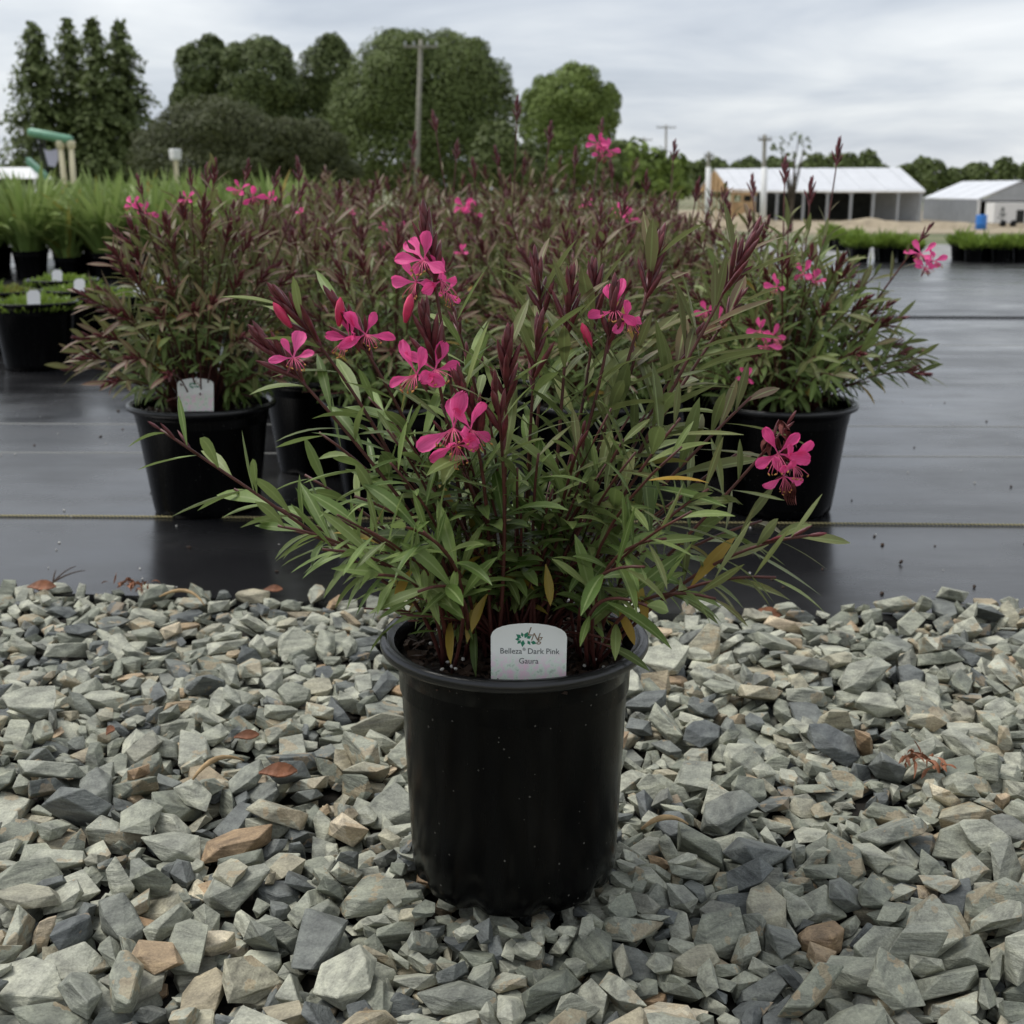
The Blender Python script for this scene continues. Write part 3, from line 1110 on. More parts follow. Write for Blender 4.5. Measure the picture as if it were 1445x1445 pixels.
# (tip px, py, dy), bend px offset, leaves, spike buds
MAIN = [((600, 322), -.01, (640, 560), 17, 16), ((600, 452), -.05, (640, 640), 15, 15), ((652, 552), -.09, (690, 700), 13, 13),
        ((398, 424), -.03, (560, 640), 20, 13), ((480, 438), -.02, (600, 640), 19, 13), ((372, 482), -.06, (560, 690), 20, 14),
        ((716, 494), -.07, (712, 700), 15, 14), ((757, 380), .05, (765, 600), 20, 10), ((806, 402), .03, (790, 600), 21, 11),
        ((838, 392), .08, (820, 620), 20, 11), ((866, 420), .02, (830, 620), 20, 8), ((928, 352), .04, (860, 600), 24, 12),
        ((1058, 345), .03, (900, 640), 26, 12), ((1110, 600), -.02, (960, 770), 22, 4), ((1140, 756), -.10, (980, 800), 22, 3),
        ((226, 606), -.06, (470, 770), 24, 3), ((392, 742), -.10, (560, 800), 18, 0), ((628, 615), -.10, (680, 720), 12, 6),
        ((960, 590), -.06, (850, 740), 18, 0), ((822, 612), -.11, (790, 720), 14, 3), ((1000, 690), -.08, (880, 790), 18, 0),
        ((560, 600), -.04, (640, 730), 18, 0), ((760, 470), .0, (745, 640), 18, 7), ((905, 470), .06, (850, 650), 20, 4),
        ((985, 470), .06, (880, 650), 20, 5), ((520, 560), .05, (630, 700), 17, 0), ((450, 610), .02, (600, 740), 19, 0),
        ((700, 560), -.10, (715, 720), 13, 7), ((880, 620), -.12, (810, 750), 15, 0), ((1060, 560), .02, (900, 720), 22, 0),
        ((660, 500), .06, (690, 660), 18, 4), ((600, 680), -.13, (680, 780), 13, 0), ((860, 700), -.14, (790, 780), 13, 0),
        ((500, 700), -.08, (640, 780), 16, 0), ((940, 760), -.13, (840, 800), 14, 0), ((730, 660), -.13, (730, 760), 12, 0),
        ((780, 690), -.15, (755, 790), 11, 0), ((1045, 420), .1, (900, 640), 20, 6), ((640, 440), .09, (690, 640), 17, 5),
        ((330, 690), -.02, (540, 790), 20, 0), ((430, 670), .04, (580, 770), 19, 0), ((455, 775), -.12, (600, 815), 16, 0), ((520, 812), -.13, (620, 830), 14, 0),
        ((590, 835), -.15, (660, 830), 12, 0), ((1095, 815), -.12, (940, 830), 18, 0), ((1075, 735), .03, (930, 790), 19, 0), ((1010, 845), -.14, (890, 840), 15, 0),
        ((925, 860), -.15, (830, 840), 12, 0), ((400, 745), .06, (560, 800), 18, 0), ((1040, 640), .06, (900, 750), 19, 0), ((560, 740), -.14, (660, 800), 14, 0),
        ((910, 800), -.15, (820, 820), 13, 0), ((660, 770), -.16, (700, 810), 11, 0), ((830, 790), -.16, (780, 815), 11, 0),
        ((690, 690), -.06, (715, 790), 15, 0), ((735, 720), -.06, (735, 800), 14, 0), ((785, 740), -.06, (760, 800), 14, 0), ((760, 640), -.05, (750, 760), 16, 0), ((820, 680), -.05, (780, 780), 16, 0),
        ((650, 660), -.05, (700, 770), 15, 0), ((870, 740), -.05, (800, 800), 14, 0)]
for (tip, dy, bend, n, nb) in MAIN:
    if abs(tip[0] - 746) < 150 and tip[1] > 600:
        dy = max(dy, -.05)
    e = L_(tip[0], tip[1], dy)
    a_ = Vector((0.05 * (e.x * 2.2) + r.uniform(-.02, .02), dy * .25 + r.uniform(-.015, .015), BASE.z))
    if dy < -.07 and tip[1] > 590:
        a_.x = max(-.06, min(.068, e.x * .6)) if abs(e.x) > .03 else a_.x
    bp_ = L_(bend[0], bend[1], dy * .7)
    # pass through the bend: quadratic control point
    ctrl = bp_ * 2 - (a_ + e) * .5
    ctrl = bp_.lerp(ctrl, .55)
    pts = bez(a_, ctrl, e, 12)
    low = tip[1] > 590
    n = max(8, int(n * (.8 if low else .9)))
    add_stem(pts, rads(12, .0021 if not low else .0018, .0011), n, .22 if not low else .2, .063 if low else (.080 if tip[0] > 850 else .068), purple_front, wide=.17 if low else .155,
             erect=.75 if not low else .6, droop=.55 if not low else .75)
    if nb:
        FLIST.append((e, pts[-1] - pts[-2], nb, 1.35 if nb > 6 else .85))
# leafy side shoots and the drooping leaves at the foot
for i in range(36):
    px, py = r.uniform(470, 990), r.uniform(570, 810)
    dy = r.uniform(-.17, .1)
    if abs(px - 746) < 130:
        dy = max(dy, -.05)
    e = L_(px, py, dy)
    a_ = Vector((r.uniform(-.04, .04) if dy > -.06 else max(-.06, min(.068, e.x * .6)), dy * .2, BASE.z))
    pts = bez(a_, Vector((e.x * .3, e.y * .3, (a_.z + e.z) * .5)), e, 9)
    add_stem(pts, rads(9, .0018, .0009), r.randint(10, 14), .25, .050, lambda t_, p: purple_front(t_, p) * .5, erect=.55, droop=.9, dry=.035, wide=.165)
for i in range(44):
    a_ = r.uniform(0, 6.28) if i < 22 else r.uniform(-3.0, -.1)
    q = Vector((math.cos(a_), math.sin(a_), 0))
    b0 = Vector((q.x * .02, q.y * .02, BASE.z))
    e = b0 + q * r.uniform(.04, .12) + Vector((0, 0, r.uniform(.03, .12)))
    if abs(e.x - .012) < .06 and e.y < -.045:
        e.z += .04
        e.y = -.045
    pts = bez(b0, b0 + Vector((0, 0, .04)), e, 6)
    add_stem(pts, rads(6, .0014, .0008), r.randint(6, 9), .3, .050, lambda t_, p: 0.03, erect=.35, droop=1.9, dry=.12, wide=.175)
# the bare brown feet of the stems
for i in range(9):
    a_ = r.uniform(0, 6.28)
    b0 = Vector((math.cos(a_), math.sin(a_), 0)) * r.uniform(.005, .045) + Vector((0, 0, BASE.z - .004))
    e = b0 * 1.0 + Vector((math.cos(a_) * .02, math.sin(a_) * .02, r.uniform(.05, .11)))
    add_stem(bez(b0, b0.lerp(e, .5) + Vector((r.uniform(-.01, .01), 0, 0)), e, 5), rads(5, .0022, .0014), 0, .3, .04, lambda t_, p: 0)
# a few yellowed leaves hanging at the foot
for (px, py, dy, dx) in [(688, 838, -.06, -.4), (672, 850, -.05, -.2), (868, 858, -.07, .5), (884, 800, -.09, .4), (898, 822, -.09, .2), (585, 800, -.08, -.5), (770, 796, -.07, .1)]:
    p_ = L_(px, py, dy)
    lvs[2].append((p_, leaf_geo(p_, Vector((dx, -.4, -.5)), TOCAM_, .034, .0075, 1.2, .4), leaf_tint(r, 0, r.uniform(.7, 1.0)), .2))
assemble(root, stems, lvs, POT, 300, r)

for e, d, nb, sz in FLIST:
    c = MB()
    tube(c, [e - d.normalized() * .036, e - d.normalized() * .018, e], [.0014, .0013, .0009], 5)
    sp_o = c.build('flower_spike', M['stem'], root, True)
    for (b0, dd, L, rd) in spike_buds(e, d, r, nb, sz):
        q = MB()
        bud_geo(q, Vector((0, 0, 0)), dd, L, rd)
        link('bud', q.mesh('bud', M['bud'], True), sp_o, b0)

TOCAM = Vector((0, -1, .35))
for (px, py, dy, fx, fz, sz) in FLOWERS:
    f_ = (TOCAM + Vector((fx, 0, fz))).normalized()
    make_flower(root, L_(px, py, dy), f_, r, sz)
for (px, py, dy, dx) in [(411, 462, -.035, -.5), (834, 492, .02, -.3), (478, 460, -.025, .1), (572, 455, -.05, .2)]:
    q = MB()
    bud_geo(q, L_(px, py, dy), Vector((dx, -.2, .8)), .024, .0042)
    q.build('pink_bud', M['budpink'], root, True)
# withered blooms hanging from the right-hand flowering tip
q = MB()
for i in range(12):
    p = L_(r.uniform(1085, 1125), r.uniform(598, 622), -.02)
    vs_ = leaf_geo(p, Vector((r.gauss(0, 1), r.gauss(0, .5), r.uniform(-.6, .5))), TOCAM, .018, .006, 2.5, .9, 2)
    q.add(vs_, LF)
q.build('withered_bloom', M['wilt'], root, True)
q = MB()
for i in range(5):
    p = L_(1108 + i * 3, 680, -.03)
    q.add(leaf_geo(p, Vector((.2, 0, -1)), TOCAM, .02, .005, .3, .9, 2), LF)
q.build('withered_bloom', M['wilt'], root, True)


# ------------------------------------------------------------------ printed tag in the front pot
def text_mesh(body, size, mat, parent, loc, name, shear=0.0, extrude=0.0001):
    cu = bpy.data.curves.new('t', 'FONT')
    cu.body = body
    cu.size = size
    cu.align_x = 'CENTER'
    cu.shear = shear
    cu.extrude = extrude
    cu.resolution_u = 3
    ob = bpy.data.objects.new('t', cu)
    COL.objects.link(ob)
    dg = bpy.context.evaluated_depsgraph_get()
    me = bpy.data.meshes.new_from_object(ob.evaluated_get(dg))
    bpy.data.objects.remove(ob)
    me.materials.clear()
    me.materials.append(mat)
    o_ = link(name, me, parent, loc)
    o_.rotation_euler = (R(90), 0, 0)
    return o_


def make_tag(loc, w_, h_, tilt, rz, label, detail, low=.56):
    k = w_ / 2
    pts = [Vector((-k * .97, 0, -h_ * low)), Vector((k * .97, 0, -h_ * low)), Vector((k, 0, h_ * .32))]
    for i in range(1, 12):
        a_ = math.pi * i / 12
        pts.append(Vector((k * math.cos(a_) * .985, 0, h_ * .32 + h_ * .19 * math.sin(a_) ** .8)))
    pts.append(Vector((-k, 0, h_ * .32)))
    g_ = MB()
    prism(g_, pts, Vector((0, .0007, 0)))
    o_ = g_.build('plant_tag', M['tag'])
    o_.location = loc
    o_.rotation_euler = (tilt, 0, rz)
    tag(o_, label, 'plant tag', 'printed plant tags')
    y = -.0002
    if detail:
        pieces = [text_mesh(tx, sz, M['ink'], o_, (0, y, h_ * .075), 'lettering') for tx, sz in (('Belleza', .0064), ('\u00ae', .0034), ('Dark', .0064), ('Pink', .0064))]
        spans = [(min(v.co.x for v in q.data.vertices), max(v.co.x for v in q.data.vertices)) for q in pieces]
        gaps = (.0004, .0019, .0019, 0)
        x_ = .001 - (sum(b1 - a1 for a1, b1 in spans) + sum(gaps)) / 2
        for q, (a1, b1), gp in zip(pieces, spans, gaps):
            q.location.x = x_ - a1
            x_ += b1 - a1 + gp
        pieces[1].location.z += .0024
        text_mesh('Gaura', .0064, M['ink'], o_, (0, y, h_ * .075 - .0078), 'lettering')
    e_ = text_mesh('L', .0105 * w_ / .066, M['inkbrown'], o_, (w_ * .01, y, h_ * .335), 'emblem', .35)
    text_mesh('N', .0095 * w_ / .066, M['inkbrown'], o_, (w_ * .075, y, h_ * .265), 'emblem', .35)
    text_mesh('g', .0095 * w_ / .066, M['inkbrown'], o_, (w_ * .135, y, h_ * .245), 'emblem', .3)
    q_ = MB()
    rr = random.Random(8)
    for i in range(9):
        c = Vector((-w_ * .07 + w_ * .075 * math.cos(i * .7 + .4), y, h_ * .285 + w_ * .055 * math.sin(i * .7 + .4)))
        if i > 6:
            c = Vector((w_ * (.0 + .06 * (i - 7)), y, h_ * .235))
        d_ = Vector((math.cos(i * .7 + .4), 0, math.sin(i * .7 + .4)))
        n_ = Vector((-d_.z, 0, d_.x))
        L = w_ * rr.uniform(.055, .085)
        prism(q_, [c - d_ * L * .5, c + n_ * L * .35, c + d_ * L * .6, c - n_ * L * .35], Vector((0, -.0001, 0)))
    q_.build('emblem', M['inkgreen'], o_)
    return o_


tp = P(746, 930, POT.y - .079)
make_tag(tp, .0612, .0560, R(-17), R(-2), 'white arched plant tag with printed lettering in the front pot', True)

# ------------------------------------------------------------------ rows of potted gauras on the fabric
PROF_B = [(0.0, 0.004), (0.094, 0.004), (0.098, 0.0), (0.103, 0.004), (0.106, 0.02), (0.128, 0.196), (0.1305, 0.198), (0.133, 0.206), (0.139, 0.2065), (0.1435, 0.2085), (0.1450, 0.2130),
          (0.1435, 0.2175), (0.140, 0.2190), (0.1365, 0.2180), (0.131, 0.214), (0.1290, 0.195), (0.127, 0.18)]


def notch(a_, z):
    return -0.008 * max(0.0, math.sin(a_ * 8)) ** 2 * (1 - z / 0.021) if z < 0.021 else 0.0


def bg_plant(root_, seed, nst, rad, h, pur, individual=0, spikes=.7, lean=0.0, nl=(14, 20), green=0.0, clear=None):
    """a bushy gaura: stems fan out of the pot, maroon towards the tips"""
    r_ = random.Random(seed)
    st, lv, sp = [], [], []
    for i in range(nst):
        a_ = i * 2.399 + r_.uniform(-.3, .3)
        q_ = math.sqrt((i + .5) / nst)
        hh = h * (1.0 - .80 * q_ ** 2.4) * r_.uniform(.86, 1.1)
        if i % 6 == 5:
            hh *= 1.18
        e_ = Vector((math.cos(a_) * rad * q_ + lean * h, math.sin(a_) * rad * q_, .20 + hh))
        b_ = Vector((math.cos(a_) * .05 * q_, math.sin(a_) * .05 * q_, .195))
        c_ = Vector((e_.x * .35, e_.y * .35, .20 + hh * .55)).lerp(Vector((e_.x * .6, e_.y * .6, .24 + hh * .75)), q_ * q_)
        pts_ = bez(b_, c_, e_, 9)
        st.append((pts_, [.0021 - .0011 * k / 9 for k in range(10)]))
        lv.append(stem_leaves(pts_, r_, r_.randint(*nl), .10, .066, lambda t_, p: pur * max(0, (t_ - .42)) * 1.6 - green, erect=.8, droop=.7, dry=.02, wide=.18))
        if r_.random() < spikes:
            sp.append((e_, pts_[-1] - pts_[-2], r_))
    # skirt of green leaves over the rim
    for i in range(34):
        a_ = r_.uniform(0, 6.28)
        b_ = Vector((math.cos(a_) * .06, math.sin(a_) * .06, .20))
        k_ = r_.uniform(.11, .19)
        e_ = Vector((math.cos(a_) * k_, math.sin(a_) * k_, .235 + r_.uniform(0, .08)))
        pts_ = bez(b_, b_ + Vector((0, 0, .05)), e_, 5)
        st.append((pts_, [.0015] * 6))
        lv.append(stem_leaves(pts_, r_, 8, .3, .052, lambda t_, p: 0.0, erect=.3, droop=1.8, wide=.2))
    if clear:
        def free(lf):
            return not any(clear[0] < x < clear[2] and clear[1] < y < clear[3] for x, y in (project(v + root_.location) for v in lf[1][1::3]))
        lv = [[l_ for l_ in q_ if l_[0].y > .02 or free(l_)] for q_ in lv]
    if individual:
        assemble(root_, st, lv, root_.location, individual, r_)
        for e_, d_, rr_ in sp:
            c_ = MB()
            tube(c_, [e_ - d_.normalized() * .036, e_], [.0014, .0008], 4)
            for (b0, dd, L, rd) in spike_buds(e_, d_, rr_, 11, 1.15):
                bud_geo(c_, b0, dd, L, rd)
            c_.build('flower_spike', M['bud'], root_, True)
    else:
        g_ = MB()
        for i, (pts_, rd_) in enumerate(st):
            tube(g_, pts_, rd_, 4, mat=1)
            for (p, vs_, tt, L) in lv[i]:
                g_.add(vs_, LF, tt)
        for e_, d_, rr_ in sp:
            for (b0, dd, L, rd) in spike_buds(e_, d_, rr_, 9, 1.1):
                bud_geo(g_, b0, dd, L, rd, mat=2)
        kind(g_.build('foliage', [M['leaf'], M['stem'], M['bud']], root_, True), 'stuff')


def flower_stalk(root_, world, size, seed, below=2):
    """a tall flowering stem of this plant that ends in open flowers at a given spot"""
    r_ = random.Random(seed)
    e_ = world - root_.location
    tip = e_ + Vector((r_.uniform(-.006, .006), 0, .045))
    b_ = Vector((e_.x * .15, e_.y * .15, .21))
    pts_ = bez(b_, Vector((e_.x * .5, e_.y * .5, (.21 + e_.z) * .5)), tip, 8)
    g_ = MB()
    tube(g_, pts_, [.0026 - .0012 * k / 8 for k in range(9)], 5)
    fol_ = stem_leaves(pts_[2:8], r_, 12, .0, .055, lambda t_, p: .5 + .3 * t_, erect=1.1, droop=.5)
    for (b0, dd, L, rd) in spike_buds(tip, pts_[-1] - pts_[-2], r_, 9, .95):
        bud_geo(g_, b0, dd, L, rd, mat=1)
    so_ = g_.build('flower_spike', [M['stem'], M['bud']], root_, True)
    for (p_, vs_, tt, L) in fol_:
        link('leaf', MB().add([v - p_ for v in vs_], LF, tt).mesh('leaf', M['leaf'], True), so_, p_)
    for i in range(below):
        f_ = (TOCAM + Vector(((-.8, .8, 0)[i % 3], 0, r_.uniform(-.3, .5)))).normalized()
        make_flower(root_, e_ + Vector(((-.010, .012, 0)[i % 3], -.006, -.013 * i)), f_, r_, size)


def gaura(x, y, seed, label, group='gaura plants in black pots', **kw):
    root_ = thing('potted_gaura', (x, y, 0.0), label, 'potted plant', group)
    pot_parts(root_, PROF_B, .129, .192, 48, notch, 260 if y < 2.6 and x < 0 else 0, seed, (7, 14))
    bg_plant(root_, seed, **kw)
    return root_


pl = gaura(-.612, 2.49, 101, 'bushy maroon gaura at the left end of the front row, tag in its pot', nst=84, rad=.25, h=.39, pur=1.35, individual=300, nl=(18, 25), spikes=1.0, clear=(240, 528, 312, 590))
pr_ = gaura(.535, 2.49, 102, 'gaura at the right front corner of the block, green leaves reaching over the fabric', nst=78, rad=.28, h=.33, pur=.7, individual=300, nl=(18, 25), green=.12, spikes=.5)
pm1 = gaura(-.235, 2.52, 103, 'gaura in the front row just right of the left-end one', nst=46, rad=.22, h=.36, pur=1.25, spikes=.95)
pm2 = gaura(.15, 2.52, 104, 'gaura in the front row just left of the right corner one', nst=46, rad=.22, h=.36, pur=1.25, spikes=.95)
bpy.context.view_layer.update()
index_kids()
variants = [pm1, pm2, gaura(-.43, 2.87, 105, 'maroon gaura in the close-set rows behind the front row', nst=46, rad=.22, h=.37, pur=1.45, spikes=1.0)]
variants[2]['label'] = 'maroon gaura in the close-set rows behind the front row'
index_kids()
back = [variants[2]]
cell = 0
for row in range(10):
    yy = 2.87 + row * .37
    for colm in range(5):
        xx = -.81 + colm * .385 + (.19 if row % 2 == 0 else 0)
        if row % 2 == 1 and colm == 0 and row < 2:
            continue
        if (row == 0 and colm == 1) or xx > .62 + row * .02:
            continue
        if row == 0 and colm == 0:
            continue
        src = variants[cell % 3]
        cell += 1
        o = copy_tree(src)
        o.location = (xx + rng.uniform(-.03, .03), yy + rng.uniform(-.03, .03), 0.0)
        o.rotation_euler.z = rng.uniform(0, 6.28)
        k_ = rng.uniform(.88, 1.14)
        o.scale = (k_, k_, k_ * rng.uniform(.90, 1.16))
        o['label'] = 'maroon gaura in the close-set rows behind the front row'
        o['group'] = 'gaura plants in the rows behind'
        back.append(o)
variants[2]['group'] = 'gaura plants in the rows behind'


def rank_rows(objs, y0, dy, text):
    rows = {}
    for o_ in objs:
        rows.setdefault(round((o_.location.y - y0) / dy), []).append(o_)
    for k, lst in rows.items():
        for j, o_ in enumerate(sorted(lst, key=lambda q: q.location.x)):
            o_['label'] = text.format(ORD[k], ORD[j])


rank_rows(back, 2.87, .37, 'maroon gaura in the {} row behind the front row, {} from the left')

for (px, py, sz, n) in [(196, 290, .95, 2), (273, 281, .8, 1), (348, 268, .95, 2), (392, 281, .75, 1), (433, 300, .5, 1)]:
    flower_stalk(pl, P(px, py, 2.48 + rng.uniform(-.08, .08)), sz, px, n)
for (px, py, sz, n) in [(1005, 440, .9, 2), (1080, 466, 1.0, 3), (1103, 404, .9, 1), (1140, 386, 1.0, 2), (1062, 532, .75, 1), (1306, 358, 1.1, 3)]:
    flower_stalk(pr_, P(px, py, (2.24 if px < 1110 else 2.36) + rng.uniform(-.02, .02)), sz, px, n)


def nearest(pt):
    return min(back, key=lambda o_: (o_.location.xy - pt.xy).length)


for (px, py, Y, sz, n) in [(660, 292, 3.3, 1.2, 2), (850, 203, 3.0, 1.15, 3), (883, 300, 3.2, 1.1, 2), (658, 356, 3.0, .8, 1), (548, 322, 3.6, .8, 1), (556, 348, 3.4, .7, 1),
                           (578, 318, 3.8, .8, 1), (833, 288, 3.8, 1.0, 1), (502, 300, 4.2, .8, 1), (1115, 345, 3.6, .4, 1)]:
    p = P(px, py, Y)
    o = nearest(p)
    sv = o.rotation_euler.z, o.scale.copy()
    # this one stands unrotated so its stalk is where the photo shows it
    o.rotation_euler.z = 0
    o.scale = (1, 1, 1)
    flower_stalk(o, p, sz, px + 3, n)
# bare tall tips that stand out against trees, roofs and sky
for (px, py, Y) in [(730, 146, 3.2), (777, 180, 3.3), (1184, 206, 2.62), (1108, 232, 2.7), (1062, 255, 2.9), (1025, 280, 3.2), (612, 165, 3.4), (585, 195, 3.4), (952, 205, 3.4), (645, 205, 3.6), (912, 250, 3.2), (740, 230, 3.8), (700, 215, 3.5), (985, 262, 3.1), (862, 232, 3.4), (1145, 262, 2.6), (420, 232, 2.9), (812, 215, 3.6), (668, 232, 3.3)]:
    p = P(px, py, Y) - Vector((0, 0, .045))
    o = pr_ if px > 1050 else nearest(p)
    if o is not pr_:
        o.rotation_euler.z = 0
        o.scale = (1, 1, 1)
    r_ = random.Random(px)
    e_ = p - o.location
    tip = e_ + Vector((0, 0, .045))
    pts_ = bez(Vector((e_.x * .15, e_.y * .15, .21)), Vector((e_.x * .75, e_.y * .75, (.21 + e_.z) * .5)), tip, 10)
    g_ = MB()
    tube(g_, pts_, [.0026 - .0013 * k / 10 for k in range(11)], 4)
    for (b0, dd, L, rd) in spike_buds(tip, pts_[-1] - pts_[-2], r_, 12, 1.25):
        bud_geo(g_, b0, dd, L, rd, mat=1)
    so_ = g_.build('flower_spike', [M['stem'], M['bud']], o, True)
    for (p_, vs_, tt, L) in stem_leaves(pts_[2:9], r_, 11, .0, .058, lambda t_, p: .75, erect=1.1, droop=.5):
        link('leaf', MB().add([v - p_ for v in vs_], LF, tt).mesh('leaf', M['leaf'], True), so_, p_)

tp = P(276, 556, 2.49 - .105)
make_tag(tp, .068, .058, R(-10), R(3), 'small white plant tag in the pot at the left end of the front row', False)

# ------------------------------------------------------------------ other potted plants on the beds
PROF_S = [(r_ * .80, z * .80) for r_, z in PROF_B]


def strap_plant(seed, h):
    """clump of long arching strap leaves in a black pot"""
    root_ = thing('potted_strap_plant', (0, 0, 0), 'strap-leaved green plant among the rows beyond the low pots', 'potted plant', 'strap-leaved plants in pots on the left')
    g_ = MB()
    lathe(g_, PROF_S, 24)
    g_.build('pot', M['pot'], root_, True)
    r_ = random.Random(seed)
    g_ = MB()
    for i in range(105):
        a_ = r_.uniform(0, 6.28)
        q_ = Vector((math.cos(a_), math.sin(a_), 0))
        b_ = q_ * r_.uniform(0, .08) + Vector((0, 0, .15))
        d_ = q_ * r_.uniform(.1, .75) + Vector((0, 0, 1))
        L = h * r_.uniform(.6, 1.15)
        vs_ = leaf_geo(b_, d_, q_ * -.5 + Vector((0, 0, .6)) + Vector((r_.gauss(0, .3), r_.gauss(0, .3), 0)), L, .036 * r_.uniform(.7, 1.3), r_.uniform(.3, 2.1), .35, r_.uniform(-.4, .4), [.5, .8, 1, 1, .85, .55, .05])
        g_.add(vs_, LF, leaf_tint(r_, 0, 0 if r_.random() > .04 else .8))
    kind(g_.build('foliage', M['strap'], root_, True), 'stuff')
    return root_


sv_all = []
sv = [strap_plant(300 + i, .50) for i in range(3)]
bpy.context.view_layer.update()
index_kids()
k_ = 0
for row in range(6):
    for c_ in range(14):
        x, y = -5.1 + c_ * .29 + (.14 if row % 2 else 0), 9.05 + row * .40
        if x > -1.5 or x < -.40 * y - .6:
            continue
        o = sv[k_] if k_ < 3 else copy_tree(sv[k_ % 3])
        k_ += 1
        o.location = (x + rng.uniform(-.04, .04), y + rng.uniform(-.05, .05), 0)
        o.rotation_euler.z = rng.uniform(0, 6.28)
        s_ = rng.uniform(.88, 1.15)
        o.scale = (s_, s_, s_)
        sv_all.append(o)
rank_rows(sv_all, 9.05, .40, 'strap-leaved green plant, {} of the strap-leaved rows from the front, {} from the left')


def low_plant(x, y, k, col, seed, label, n=620, hh=.06, blob=.012):
    """a black pot brim-full of small tufted growth"""
    root_ = thing('potted_groundcover', (x, y, 0), label, 'potted plant', 'low tufted plants in black pots')
    g_ = MB()
    lathe(g_, [(a * k, z * k) for a, z in PROF_B], 40, wob=None)
    g_.build('pot', M['pot'], root_, True)
    g_ = MB()
    lathe(g_, [(.001, .198 * k), (.13 * k, .19 * k)], 24)
    g_.build('soil', M['soil'], root_)
    r_ = random.Random(seed)
    g_ = MB()
    for i in range(n):
        a_, q_ = r_.uniform(0, 6.28), math.sqrt(r_.random()) * .135 * k
        b_ = Vector((math.cos(a_) * q_, math.sin(a_) * q_, .19 * k))
        d_ = Vector((math.cos(a_) * q_ * 5 + r_.gauss(0, .35), math.sin(a_) * q_ * 5 + r_.gauss(0, .35), 1))
        vs_ = leaf_geo(b_, d_, Vector((r_.gauss(0, 1), r_.gauss(0, 1), .3)), hh * r_.uniform(.5, 1.2) * (1.25 - q_ / (.2 * k)), blob, r_.uniform(0, 1.2), .3)
        g_.add(vs_, LF, leaf_tint(r_, col if r_.random() < .8 else 0))
    kind(g_.build('foliage', M['fluff'], root_, True), 'stuff')
    return root_


for i, (x, y, col, lab) in enumerate([(-1.70, 4.57, .0, 'low green tufted plant in the nearest black pot at the left edge'),
                                      (-1.41, 4.90, .05, 'low tufted plant in a pot just behind the left bush'),
                                      (-2.02, 5.05, .8, 'low brownish plant in a black pot behind the left-edge pot'),
                                      (-1.72, 5.14, .0, 'bright green moss-like plant in the pot behind the left-edge pot'),
                                      (-1.40, 5.50, .25, 'olive tufted plant in the pot nearest the maroon rows'),
                                      (-1.98, 5.70, .0, 'green tufted plant in the rear pot by the strap-leaved rows')]):
    low_plant(x, y, 1.08, col, 400 + i, lab)
    g_ = MB()
    prism(g_, [Vector((-.022, 0, -.03)), Vector((.022, 0, -.03)), Vector((.022, 0, .022)), Vector((.012, 0, .032)), Vector((-.012, 0, .032)), Vector((-.022, 0, .022))], Vector((0, .001, 0)))
    o = g_.build('plant_tag', M['white'], None)
    o.location = (x + (.05, .03, -.02, .04, -.05, .02)[i], y - .125, .252)
    o.rotation_euler = (R(-14), 0, R((8, -10, 4, -6, 12, 0)[i]))
    tag(o, 'small blank white tag in ' + ['the nearest pot at the left edge', 'the pot just behind the left bush', 'the pot of low brownish growth', 'the pot of bright green moss-like growth', 'the pot nearest the maroon rows', 'the rear pot by the strap-leaved rows'][i], 'plant tag', 'small white tags')

# bright green plants in black pots at the far side of the fabric
fp = low_plant(0, 0, .62, .0, 450, 'bright green plant in the far row of black pots, middle group', 420, .135, .016)
bpy.context.view_layer.update()
index_kids()
n_ = 0
for x0, x1, yy, lab in ((2.98, 3.5, 11.05, 'bright green plant in the middle group of far pots, {} row, {} from the left'), (3.92, 5.4, 11.05, 'bright green plant in the right-edge group of far pots, {} row, {} from the left'),
                        (3.55, 3.95, 14.2, 'small plant in the farthest pots on the lane, {} row, {} from the left')):
    grp_ = []
    for row in range(2):
        x = x0
        while x < x1:
            o = fp if n_ == 0 else copy_tree(fp)
            n_ += 1
            o.location = (x + rng.uniform(-.03, .03), yy + row * .24, -.0 if yy < 12 else -.043)
            o.rotation_euler.z = rng.uniform(0, 6.28)
            s_ = rng.uniform(.9, 1.12)
            o.scale = (s_, s_, s_ * rng.uniform(.95, 1.1))
            grp_.append(o)
            o['group'] = 'bright green plants in the far pot rows'
            x += .215
    rank_rows(grp_, yy, .24, lab)

